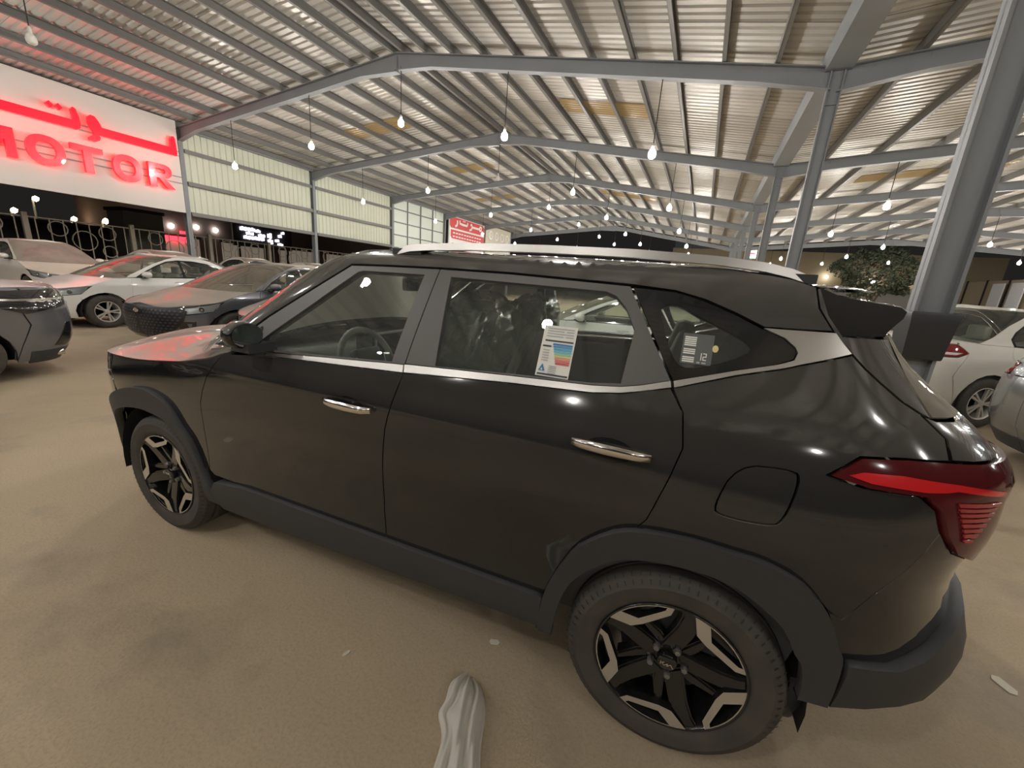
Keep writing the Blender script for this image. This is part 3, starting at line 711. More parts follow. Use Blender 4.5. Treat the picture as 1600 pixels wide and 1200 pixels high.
# labels on the glass (flat prints, lying on the pane)
def decal(name, quads, parent, off=.002, ring=RU, **k):
    """quads: (s0, z0, s1, z1, material) laid on the pane"""
    V = []; F = []; MI = []; ML = []
    for (a, z0, c, z1, m) in quads:
        if m not in ML: ML.append(m)
        n0 = len(V); lift = off+.0004*len(F)**.5
        for s, z in ((a, z0), (c, z0), (c, z1), (a, z1)): V.append(ring.S(s, z)+ring.N(s, z)*(lift-.008))
        F.append((n0, n0+1, n0+2, n0+3)); MI.append(ML.index(m))
    return link(name, mesh(name, V, F, ML, mi=MI), parent, **k)
PW = mat('label_paper', (.80, .80, .74), .6); PK = mat('print_black', (.05, .05, .05), .6); PG = mat('print_grey', (.45, .46, .44), .6)
C_bars = [(.05, .22, .48), (.06, .30, .58), (.08, .40, .66), (.13, .48, .62), (.30, .58, .42), (.70, .62, .22), (.75, .32, .22), (.70, .16, .14), (.62, .10, .10)]
s0, s1, z0, z1 = 2.060, 2.171, 1.222, 1.381
Wd, Hg = s1-s0, z1-z0
q = [(s0, z0, s1, z1, PW)]
def lq(a, bb, c, d, m): q.append((s0+a*Wd, z0+bb*Hg, s0+c*Wd, z0+d*Hg, m))
lq(.10, .685, .95, .715, PK)
for i, c_ in enumerate(C_bars):
    m = mat('print_colour_%s' % 'abcdefghi'[i], c_, .6); t = .655-i*.046; lq(.36+.022*i, t-.036, .95, t, m)
lq(.06, .575, .32, .605, PK)
for i in range(4): lq(.12, .78+i*.05, .62+.08*(i % 2), .80+i*.05, PG); lq(.70, .78+i*.05, .92, .80+i*.05, PG)
for i in range(5): lq(.10, .30+i*.05, .30, .32+i*.05, PG); lq(.36, .06+i*.035, .60, .075+i*.035, PG)
lq(.05, .025, .97, .055, PK)
lab = decal('energy_label', q, rd[0], label='white fuel economy label with stacked coloured bars')
b = B()   # triangular emblem on the label
def onpane(s, z, o): p = RU.S(s, z)+RU.N(s, z)*(o-.008); return p
tri = [(s0+Wd*a, z0+Hg*c) for a, c in ((.07, .10), (.27, .10), (.17, .24))]
b.add([onpane(s, z, .0045) for s, z in tri], [(0, 1, 2)]); b.obj('label_emblem', mat('print_colour_a', C_bars[0]), lab)
b = B(); tri = [(s0+Wd*a, z0+Hg*c) for a, c in ((.135, .115), (.205, .115), (.17, .165))]; b.add([onpane(s, z, .005) for s, z in tri], [(0, 1, 2)]); b.obj('label_emblem', PW, lab)
# stock sticker in the quarter window
q = [(2.487, 1.316, 2.570, 1.400, mat('grey_sticker', (.11, .12, .115), .5))]
for i in range(13):
    t = 1.391-i*.0056
    if i not in (5, 9): q.append((2.492, t-.0038, 2.524, t, PW))
def seg7(x, z, w, h, on):
    t = .0026; S7 = {'a': (x, z+h-t, x+w, z+h), 'd': (x, z, x+w, z+t), 'g': (x, z+h/2-t/2, x+w, z+h/2+t/2), 'f': (x, z+h/2, x+t, z+h), 'b': (x+w-t, z+h/2, x+w, z+h), 'e': (x, z, x+t, z+h/2), 'c': (x+w-t, z, x+w, z+h/2)}
    for c in on: q.append((*S7[c], PW))
for (x, ch) in ((2.533, 'bc'), (2.546, 'abged')): seg7(x, 1.328, .010, .020, ch)
q.append((2.532, 1.319, 2.540, 1.323, PG)); q.append((2.545, 1.319, 2.556, 1.323, PG))
decal('stock_sticker', q, [o for o in HERO.children if o.name.startswith('quarter_window') and 'surround' not in o.name][0], off=.008, label='grey sticker with white barcode lines')
b = B(); n0 = 16; b.add([onpane(2.576, 1.364, .008)]+[onpane(2.576+.008*math.cos(2*PI*i/n0), 1.364+.010*math.sin(2*PI*i/n0), .008) for i in range(n0)], [(0, 1+i, 1+(i+1) % n0) for i in range(n0)])
b.obj('round_sticker', mat('yellow_sticker', (.75, .62, .30), .5), HERO)
# ------------------------------------------------------------------ shed
M_steel = mat('painted_steel', (.25, .265, .275), .5, noise=(1.5, .5, (.22, .23, .235)))
M_purlin = mat('galvanised_purlin', (.17, .165, .155), .5)
M_sheet = mat('roof_sheet', (.62, .60, .55), .45, .3, objrand=.12, bump=(2.5, .25, .02))
M_skyl = mat('fibreglass_rooflight', (.42, .31, .15), .25, objrand=.1)
M_wallsheet = mat('wall_sheet', (.60, .62, .50), .55)
M_board = mat('sign_board', (.62, .60, .55), .5, noise=(.4, .3, (.55, .53, .48)))
UL, UR, URR = -19.5, 1.5, 22.3
U_RIDGE, U_RIDGE2 = -8.6, 11.9
K0, K1 = -2, 6
def zroof(u):
    """underside height of the roof sheets"""
    return float(np.interp(u, [UL-.6, UL, U_RIDGE, UR, U_RIDGE2, URR], [6.45, 6.50, 7.48, 5.86, 6.75, 5.9]))
# floor: one slab, with the asphalt in its material
def floor_mat():
    m = mat('dusty_asphalt', (.2, .17, .13), .8); nt = m.node_tree; N = nt.nodes; b = N['Principled BSDF']
    tc = N.new('ShaderNodeTexCoord')
    def nz(scale, det=5, rough=.55, off=0):
        n = N.new('ShaderNodeTexNoise'); n.inputs['Scale'].default_value = scale; n.inputs['Detail'].default_value = det; n.inputs['Roughness'].default_value = rough
        mp = N.new('ShaderNodeMapping'); mp.inputs['Location'].default_value = (off, off*1.7, 0); nt.links.new(tc.outputs['Object'], mp.inputs[0]); nt.links.new(mp.outputs[0], n.inputs['Vector']); return n
    def ramp(n, a, c, lo=0., hi=1.):
        r = N.new('ShaderNodeMapRange'); r.inputs[1].default_value = a; r.inputs[2].default_value = c; r.inputs[3].default_value = lo; r.inputs[4].default_value = hi; nt.links.new(n.outputs[0], r.inputs[0]); return r
    def mix(fac, a, c):
        x = N.new('ShaderNodeMix'); x.data_type = 'RGBA'
        nt.links.new(fac.outputs[0], x.inputs[0])
        for i, q in ((6, a), (7, c)):
            if isinstance(q, tuple): x.inputs[i].default_value = (*q, 1)
            else: nt.links.new(q.outputs[2], x.inputs[i])
        return x
    c = mix(ramp(nz(.35, 4, .5, 3), .38, .64), FLOOR_A, FLOOR_B)
    c = mix(ramp(nz(1.3, 6, .6, 11), .56, .70, 0, .55), c, FLOOR_C)
    c = mix(ramp(nz(5, 8, .7, 5), .40, .75, 0, .5), c, FLOOR_D)
    c = mix(ramp(nz(90, 3, .6, 0), .45, .8, 0, .35), c, (.17, .145, .11))
    nt.links.new(c.outputs[2], b.inputs['Base Color'])
    bp = N.new('ShaderNodeBump'); bp.inputs['Strength'].default_value = .35; bp.inputs['Distance'].default_value = .006
    n = nz(55, 6, .7); nt.links.new(n.outputs[0], bp.inputs['Height']); nt.links.new(bp.outputs[0], b.inputs['Normal'])
    r = ramp(nz(1.3, 6, .6, 11), .5, .72, .85, .5); nt.links.new(r.outputs[0], b.inputs['Roughness'])
    return m
FLOOR_A, FLOOR_B, FLOOR_C, FLOOR_D = (.50, .40, .268), (.37, .293, .198), (.21, .172, .128), (.46, .375, .256)
n = 24; x0, x1, y0, y1 = -75, 75, -30, 110
V = [(x0+(x1-x0)*i/n, y0+(y1-y0)*j/n, 0) for i in range(n+1) for j in range(n+1)]
F = [(i*(n+1)+j, (i+1)*(n+1)+j, (i+1)*(n+1)+j+1, i*(n+1)+j+1) for i in range(n) for j in range(n)]
mk('floor', V, F, floor_mat(), kind='structure', label='dusty brown asphalt floor under the cars')
def local(name, **k):      # things built in shed coordinates hang from one frame of reference each
    return empty(name, SH(0, 0), ANG, **k)
ceil = local('ceiling', kind='structure', label='pitched roof of ribbed metal sheets on steel purlins')
# ribbed sheets, one object each, sharing the mesh of their slope
def sheet_mesh(name, ua, ub, w=1.0, ribs=5):
    za, zb = zroof(ua), zroof(ub); V = []; prof = []
    for i in range(ribs):
        p = w*i/ribs; q = w/ribs
        prof += [(p, 0), (p+q*.55, 0), (p+q*.68, .032), (p+q*.87, .032)]
    prof.append((w, 0))
    for (v, h) in prof: V += [(ua, v, za+h), (ub, v, zb+h)]
    F = [(2*i, 2*i+2, 2*i+3, 2*i+1) for i in range(len(prof)-1)]
    return mesh(name, V, F, M_sheet)
v_start, v_end = FV(K0)-3, FV(K1)+.4
for ua, ub in ((UL-.6, U_RIDGE), (U_RIDGE, UR), (UR, U_RIDGE2), (U_RIDGE2, URR)):
    me = sheet_mesh('roof_sheet', ua, ub); v = v_start; i = 0
    while v < v_end:
        o = link('roof_sheet', me, ceil); o.location = (0, v, .006*(i % 2)); v += 1.0; i += 1
# rooflight panels between purlins, hung just under the sheets
for (ua, ub, v, w) in ((-4.9, -2.3, 12.65, .95), (-14.6, -11.5, 13.3, .95), (-15.4, -12.2, 25.6, .95), (-6.6, -3.2, 25.2, .95), (4.4, 8.4, 19.4, 1.0), (-13.6, -11., 19.3, .95)):
    V = []; R_ = 6
    for i in range(R_*4+1):
        q = w*i/(R_*4); h = (0, 0, .022, .022)[i % 4]
        V += [(ua, v+q, zroof(ua)-.014-h), (ub, v+q, zroof(ub)-.014-h)]
    mk('rooflight', V, [(2*i, 2*i+1, 2*i+3, 2*i+2) for i in range(R_*4)], M_skyl, ceil, label='tan translucent rooflight strip')
# purlins: lipped channels under the sheets
pu = [-19.3, -18.2, -17.0, -15.7, -14.4, -13.3, -12.3, -11.3, -10.3, -9.5, -8.75, -8.42, -7.68, -6.84, -5.96, -5.05, -4.15, -3.2, -2.25, -1.36, -.45, .48]+[2.6, 3.9, 5.2, 6.5, 7.8, 9.1, 10.4, 11.5, 12.4, 13.7, 15, 16.3, 17.6, 18.9, 20.2, 21.5]
for u in pu:
    z = zroof(u)-.005; b = B(); L = v_end-v_start; vc = (v_start+v_end)/2
    b.box((u, vc, z-.10), (.012, L, .20)); b.box((u+.035, vc, z-.006), (.07, L, .012)); b.box((u+.035, vc, z-.194), (.07, L, .012)); b.box((u+.066, vc, z-.18), (.01, L, .03))
    b.obj('purlin', M_purlin, ceil)
def ibeam(b, p, q, d, w=.20, t=.022, axis=(0, 1, 0)):
    """I section from p to q; web in the plane across the shed"""
    p = Vector(p); q = Vector(q); D = (q-p).normalized(); side = Vector(axis); n = D.cross(side).normalized(); d0, d1 = d if isinstance(d, tuple) else (d, d)
    def quadbox(pts0, pts1):
        b.add(pts0+pts1, [(0, 1, 2, 3), (7, 6, 5, 4), (0, 4, 5, 1), (1, 5, 6, 2), (2, 6, 7, 3), (3, 7, 4, 0)])
    for (n0, n1, h) in ((-.5, -.5, w/2), (.5, .5, w/2)):
        e0 = p+n*d0*n0; e1 = q+n*d1*n1; s = -math.copysign(t, n0)
        quadbox([e0+side*h, e0-side*h, e0-side*h+n*s, e0+side*h+n*s], [e1+side*h, e1-side*h, e1-side*h+n*s, e1+side*h+n*s])
    quadbox([p+n*d0*.5+side*t*.4, p+n*d0*.5-side*t*.4, p-n*d0*.5-side*t*.4, p-n*d0*.5+side*t*.4], [q+n*d1*.5+side*t*.4, q+n*d1*.5-side*t*.4, q-n*d1*.5-side*t*.4, q-n*d1*.5+side*t*.4])
# rafters, a part of the roof; columns are things
RD = .30
def rafter(v, ua, ub, d0, d1):
    za, zb = zroof(ua)-.21, zroof(ub)-.21; b = B()
    def P(u, d): return (u, v, float(np.interp(u, [ua, ub], [za, zb])))
    p = Vector((ua, v, za)); q = Vector((ub, v, zb)); n = (q-p).normalized().cross(Vector((0, 1, 0)))
    up = n if n.z > 0 else -n
    k = [0, .12, .88, 1]; D = [d0, RD, RD, d1]
    for i in range(3):
        a = p.lerp(q, k[i])-up*D[i]/2; c = p.lerp(q, k[i+1])-up*D[i+1]/2; ibeam(b, a, c, (D[i], D[i+1]), .18, .02)
    auto_smooth(b.obj('rafter', M_steel, ceil), 20)
for k in range(K0, K1+1):
    v = FV(k)
    rafter(v, UL, U_RIDGE, .46, .46); rafter(v, U_RIDGE, UR, .42, .36); rafter(v, UR, U_RIDGE2, .40, .42); rafter(v, U_RIDGE2, URR, .42, .5)
# valley gutter along the middle columns, eaves beam on the left
b = B(); L = v_end-v_start; vc = (v_start+v_end)/2
b.add([(UR-.27, v_start, zroof(UR)-.02), (UR-.20, v_start, zroof(UR)-.26), (UR+.20, v_start, zroof(UR)-.26), (UR+.27, v_start, zroof(UR)-.02), (UR-.27, v_end, zroof(UR)-.02), (UR-.20, v_end, zroof(UR)-.26), (UR+.20, v_end, zroof(UR)-.26), (UR+.27, v_end, zroof(UR)-.02)], [(0, 1, 5, 4), (1, 2, 6, 5), (2, 3, 7, 6)])
b.obj('valley_gutter', M_steel, ceil)
b = B(); b.box((UL+.12, vc, 6.38), (.14, L, .22)); b.obj('eaves_beam', M_steel, ceil)
ordn = ['first', 'second', 'third', 'fourth', 'fifth', 'sixth', 'seventh', 'eighth', 'ninth']
def column(name, u, v, top, d0, d1, w, label, group, guard=False, flat=False):
    t = empty(name, SH(u, v), ANG, label=label, cat='column', group=group)
    b = B(); ibeam(b, (0, 0, .02), (0, 0, top), (d0, d1), w, .022, (0, 1, 0)); b.obj('column_shaft', M_steel, t)
    b = B(); b.box((0, 0, .012), (d0+.16, w+.14, .024)); b.obj('base_plate', M_steel, t)
    for du in (-1, 1):
        for dv in (-1, 1):
            b = B(); b.lathe([(.001, .065), (.016, .063), (.018, .024)], 6, 'Z', c=(du*(d0/2+.04), dv*(w/2+.03), 0)); b.obj('anchor_bolt', M_satin, t)
    b = B(); b.box((0, 0, top-.55), (d1*.98, w*.9, .018)); b.obj('stiffener_plate', M_steel, t)
    if guard:
        b = B(); h = d0/2*1.4142
        b.lathe([(h+.003, 1.18), (h+.010, 1.19), (h+.032, 1.44), (h+.046, 1.50), (h+.036, 1.515), (h+.018, 1.505), (h+.003, 1.21)], 4, 'Z', close=True)
        R = Matrix.Rotation(PI/4, 4, 'Z'); b.v = [tuple(R @ Vector(q)) for q in b.v]
        auto_smooth(b.obj('column_guard', mat('guard_rubber', (.03, .032, .034), .5), t, label='flared black rubber guard'), 40)
    return t
for k in range(0, K1+1):
    v = FV(k)
    column('steel_column', UR, v, zroof(UR)-.25, .21, .23, .125, 'big grey steel column with a black guard behind the black SUV' if k == 0 else '%s grey steel column of the middle row, counted from the black SUV' % ordn[k], 'columns of the middle row', guard=(k == 0))
    if k > 0: column('steel_column', UL, v, zroof(UL)-.25, .20, .30, .16, '%s grey steel column along the left wall, counted from the red sign' % ordn[k-1], 'columns of the left wall')
for k in range(2, K1+1):
    column('steel_column', URR-.3, FV(k), 5.7, .26, .40, .18, '%s grey steel column of the far right row' % ordn[k-2], 'columns of the far right row')
# left wall: ribbed sheeting hung between the columns, girts in front
wall = local('wall_left', kind='structure', label='pale green ribbed wall sheets above an open gap')
def wsheet(w, z0, z1, ribs=4):
    prof = []
    for i in range(ribs):
        p = w*i/ribs; q = w/ribs; prof += [(p, 0), (p+q*.62, 0), (p+q*.72, -.03), (p+q*.90, -.03)]
    prof.append((w, 0)); V = []
    for v, h in prof: V += [(h, v, z0), (h, v, z1)]
    return mesh('wall_sheet', V, [(2*i, 2*i+1, 2*i+3, 2*i+2) for i in range(len(prof)-1)], M_wallsheet)
me = wsheet(.9, 3.2, 6.45)
for k in (1, 2):
    a, e = FV(k)+.12, FV(k+1)-.12; nS = 6; w = (e-a)/nS
    for i in range(nS):
        o = link('wall_sheet', me, wall); o.location = (UL-.02, a+w*i, 0); o.scale = (1, w/.9, 1)
    for z in (3.24, 4.38, 5.55):
        b = B(); b.box((UL+.10, (a+e)/2, z), (.07, e-a, .13)); b.box((UL+.14, (a+e)/2, z-.06), (.012, e-a, .05)); b.obj('girt', M_purlin, wall)
# third bay: translucent panes in a grid of bars
a, e = FV(3)+.12, FV(4)-.12
for i in range(4):
    for j in range(4):
        w = (e-a)/4; h = 3.25/4
        b = B(); b.box((UL+.02, a+w*(i+.5), 3.2+h*(j+.5)), (.02, w-.03, h-.03)); b.obj('translucent_pane', mat('milky_pane', (.62, .68, .60), .4), wall)
for i in range(5): b = B(); b.box((UL+.06, a+(e-a)*i/4, 4.82), (.05, .07, 3.25)); b.obj('grid_bar', M_purlin, wall)
for j in range(5): b = B(); b.box((UL+.06, (a+e)/2, 3.2+3.25*j/4), (.05, e-a, .07)); b.obj('grid_bar', M_purlin, wall)
a, e = FV(5)+.1, FV(6)
for i in range(4): o = link('wall_sheet', me, wall); o.location = (UL-.02, a+1.4*i, 0); o.scale = (1, 1.5, 1)
# ------------------------------------------------------------------ hanging lamps
M_bulb = mat('lit_bulb', (.9, .88, .8), .3, emit=(1., .955, .90), estr=LAMP)
M_bulboff = mat('unlit_bulb', (.75, .72, .64), .3)
M_wire = mat('black_cord', (.02, .02, .02), .6)
b = B(); b.lathe([(.001, -.19), (.040, -.185), (.072, -.155), (.080, -.11), (.072, -.05), (.045, -.012), (.030, 0)], 10, 'Z'); ME_on = auto_smooth(b.mesh('bulb', M_bulb)); ME_off = ME_on.copy(); ME_off.materials[0] = M_bulboff
b = B(); b.lathe([(.032, -.002), (.036, .02), (.036, .07), (.022, .10), (.006, .12)], 10, 'Z'); ME_sock = auto_smooth(b.mesh('socket', mat('white_socket', (.6, .58, .52), .4)))
cord_cache = {}
def lamp(u, v, z, on, label, group):
    top = zroof(u)-.50; L = round(top-z-.12, 2)
    if L not in cord_cache: b = B(); b.tube([(0, 0, .115), (0, 0, .12+L)], .011, 5); cord_cache[L] = b.mesh('cord', M_wire)
    t = empty('hanging_lamp', SH(u, v, z), 0, label=label, cat='lamp', group=group)
    link('bulb', ME_on if on else ME_off, t); link('socket', ME_sock, t); link('cord', cord_cache[L], t)
LU = [(-16.03, 4.92), (-12.05, 5.32), (-8.5, 5.68), (-5.2, 5.12), (-1.55, 4.52)]
LR = [(4.45, 4.50), (8.0, 4.75), (12.0, 4.95), (16.0, 4.75), (19.5, 4.5)]
OFF = {(0, 1), (2, 2), (1, 5)}
nth = {-2: 'the second frame behind the photographer', -1: 'the frame behind the photographer', 0: 'the frame over the black SUV', 1: 'the first frame past the SUV', 2: 'the second frame past the SUV', 3: 'the third frame past the SUV', 4: 'the fourth frame past the SUV', 5: 'the fifth frame past the SUV', 6: 'the end frame'}
pos = ['beside the left wall', 'halfway up the left slope', 'under the ridge', 'halfway down the near slope', 'left of the middle columns', 'right of the middle columns', 'halfway up the far span', 'under the far ridge', 'down the far slope', 'beside the far right columns']
for k in range(K0, K1+1):
    for i, (u, z) in enumerate(LU+LR):
        if k <= 0 and i >= 7: continue
        rnd = random.Random(k*31+i); on = (k, i) not in OFF
        lamp(u+rnd.uniform(-.08, .08), FV(k), z+rnd.uniform(-.05, .05)*(k > 1), on, '%s bulb on %s, %s' % ('lit' if on else 'unlit', nth[k], pos[i]), 'bulbs hanging from the roof frames')
# ------------------------------------------------------------------ the saloons
sW = pchip([.12, .18, .26, .4, .6, .78, .88, .94, .98, 1.02, 1.15, 1.3, 1.38, 1.43, 1.47], [.76, .80, .835, .86, .87, .87, .855, .835, .815, .79, .735, .66, .605, .54, .45])
sXR = pchip([.15, .3, .45, .6, .75, .9, 1.0, 1.05, 1.1], [3.44, 3.53, 3.60, 3.61, 3.60, 3.57, 3.53, 3.50, 3.46])
sXF = pchip([.15, .25, .4, .55, .68, .76, .84, .95], [-.74, -.80, -.85, -.85, -.82, -.76, -.64, -.4])
sSCU = pchip([.92, .98, 1.1, 1.25, 1.37, 1.43], [.40, .50, .73, 1.04, 1.33, 1.52])
sSCR = pchip([.95, 1.0, 1.1, 1.25, 1.37, 1.43], [2.82, 2.74, 2.58, 2.33, 2.08, 1.92])
def s_bow(x): t = (x-1.3)/1.6; return 1-.02*t*t
def s_rel(s, z): return .010*_g(z, .80, .07)-.014*_g(z, .58, .12)*_g(s, 1.4, .9)
QL = Ring(sW, (const(-.1), lambda z: -.1-sXF(z), 2.5, .58), (const(2.9), lambda z: sXR(z)-2.9, 2.7, .55), s_bow, s_rel)
QU = Ring(sW, (sSCU, const(.40), 2.5, .42), (sSCR, const(.40), 2.5, .42), s_bow)
qN, qT = QL.end(False, .5), QL.end(True, .5)
def circ(xc, zc, r, a0, a1, n): return [(xc+r*math.cos(math.radians(a0+(a1-a0)*i/n)), zc+r*math.sin(math.radians(a0+(a1-a0)*i/n))) for i in range(n+1)]
AF = circ(0, .31, .36, -12, 192, 12); AR = circ(2.6, .31, .36, 192, -12, 12)      # rear edge to front edge / front to rear
PAINT, NAMEMAP = mat('car_paint', (.7, .7, .66), .2, coat=.8), {}
def saloon_proto():
    R = empty('saloon_car', (0, 0, 0))
    T = .225
    belt_l = [(.48, .965), (1.0, .972), (1.46, .980)]; belt_r = [(1.46, .980), (2.0, .992), (2.40, 1.005)]
    for fl in (1, -1):
        P = lambda name, m, ring, poly, parent=R, **k: panel(name, m, parent, ring, poly, flip=fl, step=k.pop('step', .075), **k)
        P('front_fender', PAINT, QL, [(.48, .962), (.44, .86), (.43, .5), (.42, T)]+AF[:10]+[(-.30, .60), (-.28, .66), (-.16, .80), (0, .87), (.25, .93)])
        d1 = P('front_door', PAINT, QL, [(.48, .962)]+belt_l[1:]+[(1.46, .6), (1.46, T), (.42, T), (.43, .5), (.44, .86)])
        d2 = P('rear_door', PAINT, QL, belt_r+[(2.44, .90), (2.30, .66)]+AR[3:1:-1]+[(2.235, .34), (2.22, T), (1.46, T), (1.46, .6)])
        P('quarter_panel', PAINT, QL, [(2.40, 1.005), (2.62, 1.008), (2.8, 1.010), (3.05, 1.028), (3.08, .99), (2.98, .90), (3.02, .80), (3.06, .62), (3.0, .4), (2.97, T)]+AR[:2:-1]+[(2.30, .66), (2.44, .90)])
        P('sill', M_clad, QL, [(.40, T-.004), (2.21, T-.004), (2.21, .16), (.40, .16)], off=-.02)
        fr = [(.56, .975), (.76, 1.10), (1.02, 1.232), (1.22, 1.315), (1.44, 1.352), (1.46, 1.353), (1.46, .984)]
        P('window_glass', M_glass, QU, fr, d1, off=-.006, depth=.004, gap=.012, step=.15)
        P('window_surround', M_gloss, QU, fr, d1, holes=[inset(fr if area(fr) > 0 else fr[::-1], .018)], gap=0, off=.001, depth=.012)
        fr = [(1.46, .984), (1.46, 1.353), (1.75, 1.352), (2.05, 1.315), (2.24, 1.245), (2.36, 1.165), (2.42, 1.09), (2.38, 1.004), (2.0, .996)]
        P('window_glass', M_glass, QU, fr, d2, off=-.006, depth=.004, gap=.012, step=.15)
        P('window_surround', M_gloss, QU, fr, d2, holes=[inset(fr if area(fr) > 0 else fr[::-1], .018)], gap=0, off=.001, depth=.012)
        b = B(); q = []
        for z, s in ((.99, 1.452), (1.35, 1.452), (1.35, 1.49), (.99, 1.49)): v = QU.S(s, z)+QU.N(s, z)*.003; q.append((v[0], v[1]*fl, v[2]))
        b.add(q, [(0, 1, 2, 3) if fl < 0 else (3, 2, 1, 0)]); b.obj('door_pillar', M_gloss, d2)
        P('roof_side', PAINT, QU, [(.42, .965), (.555, .976), (.755, 1.103), (1.015, 1.236), (1.215, 1.319), (1.44, 1.357), (1.75, 1.356), (2.055, 1.319), (2.245, 1.249), (2.365, 1.169), (2.428, 1.09), (2.40, 1.006), (2.62, 1.008), (2.84, 1.012), (2.84, 1.02), (2.68, 1.09), (2.42, 1.25), (2.17, 1.365), (2.0, 1.413), (1.42, 1.413), (1.25, 1.37), (.93, 1.25), (.63, 1.10), (.40, .985)])
        P('headlamp', M_clear, QL, [(-.20, .80), (-.27, .648), (-.52, .605), (-.73, .61), (-.73, .69), (-.50, .745)], off=.004, gap=.002)
        h = P('headlamp_housing', mat('lamp_chrome', (.75, .74, .72), .3, .5), QL, [(-.20, .80), (-.27, .648), (-.52, .605), (-.73, .61), (-.73, .69), (-.50, .745)], off=-.03, depth=0)
        for sx in (-.40, -.56):
            c = QL.S(sx, .675); b = B(); bm_ = bmesh.new(); bmesh.ops.create_icosphere(bm_, subdivisions=2, radius=.04); b.add([tuple(v.co+Vector((c[0], c[1]*fl, c[2]))+Vector((.02, .03*fl, 0))) for v in bm_.verts], [tuple(v.index for v in f.verts) for f in bm_.faces]); bm_.free(); b.obj('lamp_projector', M_chrome, h, True)
        P('front_bumper', PAINT, QL, [(-.295, .60), (-.275, .643), (-.52, .597), (-.73, .602), (-.73, .695), (qN, .70), (qN, .645), (-.60, .60), (-.66, .42), (qN, .42), (qN, .2), (-.352, .2)]+AF[11:8:-1])
        P('grille', M_gloss, QL, [(-.60, .60), (qN, .645), (qN, .42), (-.66, .42)], off=-.015, depth=0)
        P('fog_recess', M_gloss, QL, [(-.44, .50), (-.60, .50), (-.58, .36), (-.45, .38)], off=.002, depth=.01)
        for i in range(4):
            z = .455+i*.045; P('grille_bar', M_satin, QL, [(-.66, z), (qN, z), (qN, z+.012), (-.66, z+.012)], off=-.005, depth=.01)
        P('tail_lamp', M_lens, QL, [(2.985, .90), (3.085, .985), (3.30, 1.0), (3.50, .99), (3.50, .88), (3.30, .84), (3.08, .85)], off=.006)
        P('reverse_lamp', mat('white_lens', (.7, .68, .64), .1, coat=1.), QL, [(3.04, .895), (3.30, .895), (3.30, .86), (3.10, .865)], off=.009)
        P('rear_bumper', PAINT, QL, [(3.025, .80), (2.988, .888), (3.08, .842), (3.30, .832), (3.50, .87), (qT, .87), (qT, .2), (2.975, .2), (2.972, T), (3.003, .4), (3.065, .62)])
        P('trunk_face', PAINT, QL, [(3.51, .99), (3.51, .875), (qT, .875), (qT, 1.03), (3.3, 1.03), (3.09, 1.026), (3.09, .992), (3.30, 1.005)])
        P('rear_diffuser', M_clad, QL, [(3.05, .32), (qT, .32), (qT, .18), (3.05, .18)], off=.006)
        # side handles, mirror
        for dd, s0 in ((d1, 1.22), (d2, 2.12)):
            b = B(); v = []
            for t in range(6):
                s = s0+.036*t; c = QL.S(s, .885)+QL.N(s, .885)*(.012+.018*math.sin(PI*t/5)); v += [(c[0], c[1]*fl, c[2]-.012), (c[0], c[1]*fl, c[2]+.012)]
            b.add(v, [(2*t, 2*t+1, 2*t+3, 2*t+2) for t in range(5)]); b.obj('door_handle', PAINT, dd, True)
        bm = bmesh.new(); bmesh.ops.create_uvsphere(bm, u_segments=14, v_segments=8, radius=1)
        for v in bm.verts:
            x, y, z = v.co; x = .3+(x-.3)*.2 if x > .3 else x; v.co = Vector((.70+x*.10, -(.93+y*.10)*fl, 1.035+z*.062))
        for f in bm.faces: f.smooth = True
        bmesh.ops.recalc_face_normals(bm, faces=bm.faces)
        me = bpy.data.meshes.new('mirror'); bm.to_mesh(me); bm.free(); me.materials.append(PAINT); mo = link('mirror', me, R)
        b = B(); b.prism([(.62, .965), (.76, .975), (.73, 1.0), (.64, .995)], -.93*fl, -.80*fl); b.obj('mirror_base', M_gloss, mo)
        # wheel housings
        for xc in (0, 2.6):
            b = B()
            for a in np.linspace(-.2, PI+.2, 15): b.v += [(xc+.375*math.cos(a), -.845*fl, .31+.375*math.sin(a)), (xc+.375*math.cos(a), -.5*fl, .31+.375*math.sin(a))]
            b.f += [(2*i, 2*i+1, 2*i+3, 2*i+2) for i in range(14)]; b.v.append((xc, -.5*fl, .31)); n0 = len(b.v)-1; b.f += [(n0, 2*i+1, 2*i+3) for i in range(14)]
            b.obj('wheel_housing', M_dark, R, True)
    def zhs(s): return float(np.interp(s, [qN, -.7, -.45, -.2, 0, .25, .45], [.705, .688, .74, .805, .872, .932, .962]))
    ss = np.concatenate([np.linspace(.42, -.2, 12), np.linspace(-.26, qN, 12)])
    shell('hood', PAINT, R, [QL.S(s, zhs(s)) for s in ss], lambda t: .075-.045*t, n=14, thick=.02, expo=2.6)
    ss = np.concatenate([np.linspace(2.84, 3.05, 4), np.linspace(3.12, qT, 9)])
    shell('trunk_lid', PAINT, R, [QL.S(s, float(np.interp(s, [2.84, 3.05, qT], [1.015, 1.028, 1.03]))) for s in ss], .025, n=12, thick=.02)
    zz = 1.413
    e = [QU.S(s, z) for s, z in zip(np.linspace(QU.end(False, 1.425), 1.40, 7), np.linspace(1.425, zz, 7))]+[QU.S(s, zz) for s in np.linspace(1.48, 1.96, 5)]+[QU.S(s, z) for s, z in zip(np.linspace(2.04, QU.end(True, 1.425), 7), np.linspace(zz, 1.425, 7))]
    shell('roof', PAINT, R, e, .045, n=12)
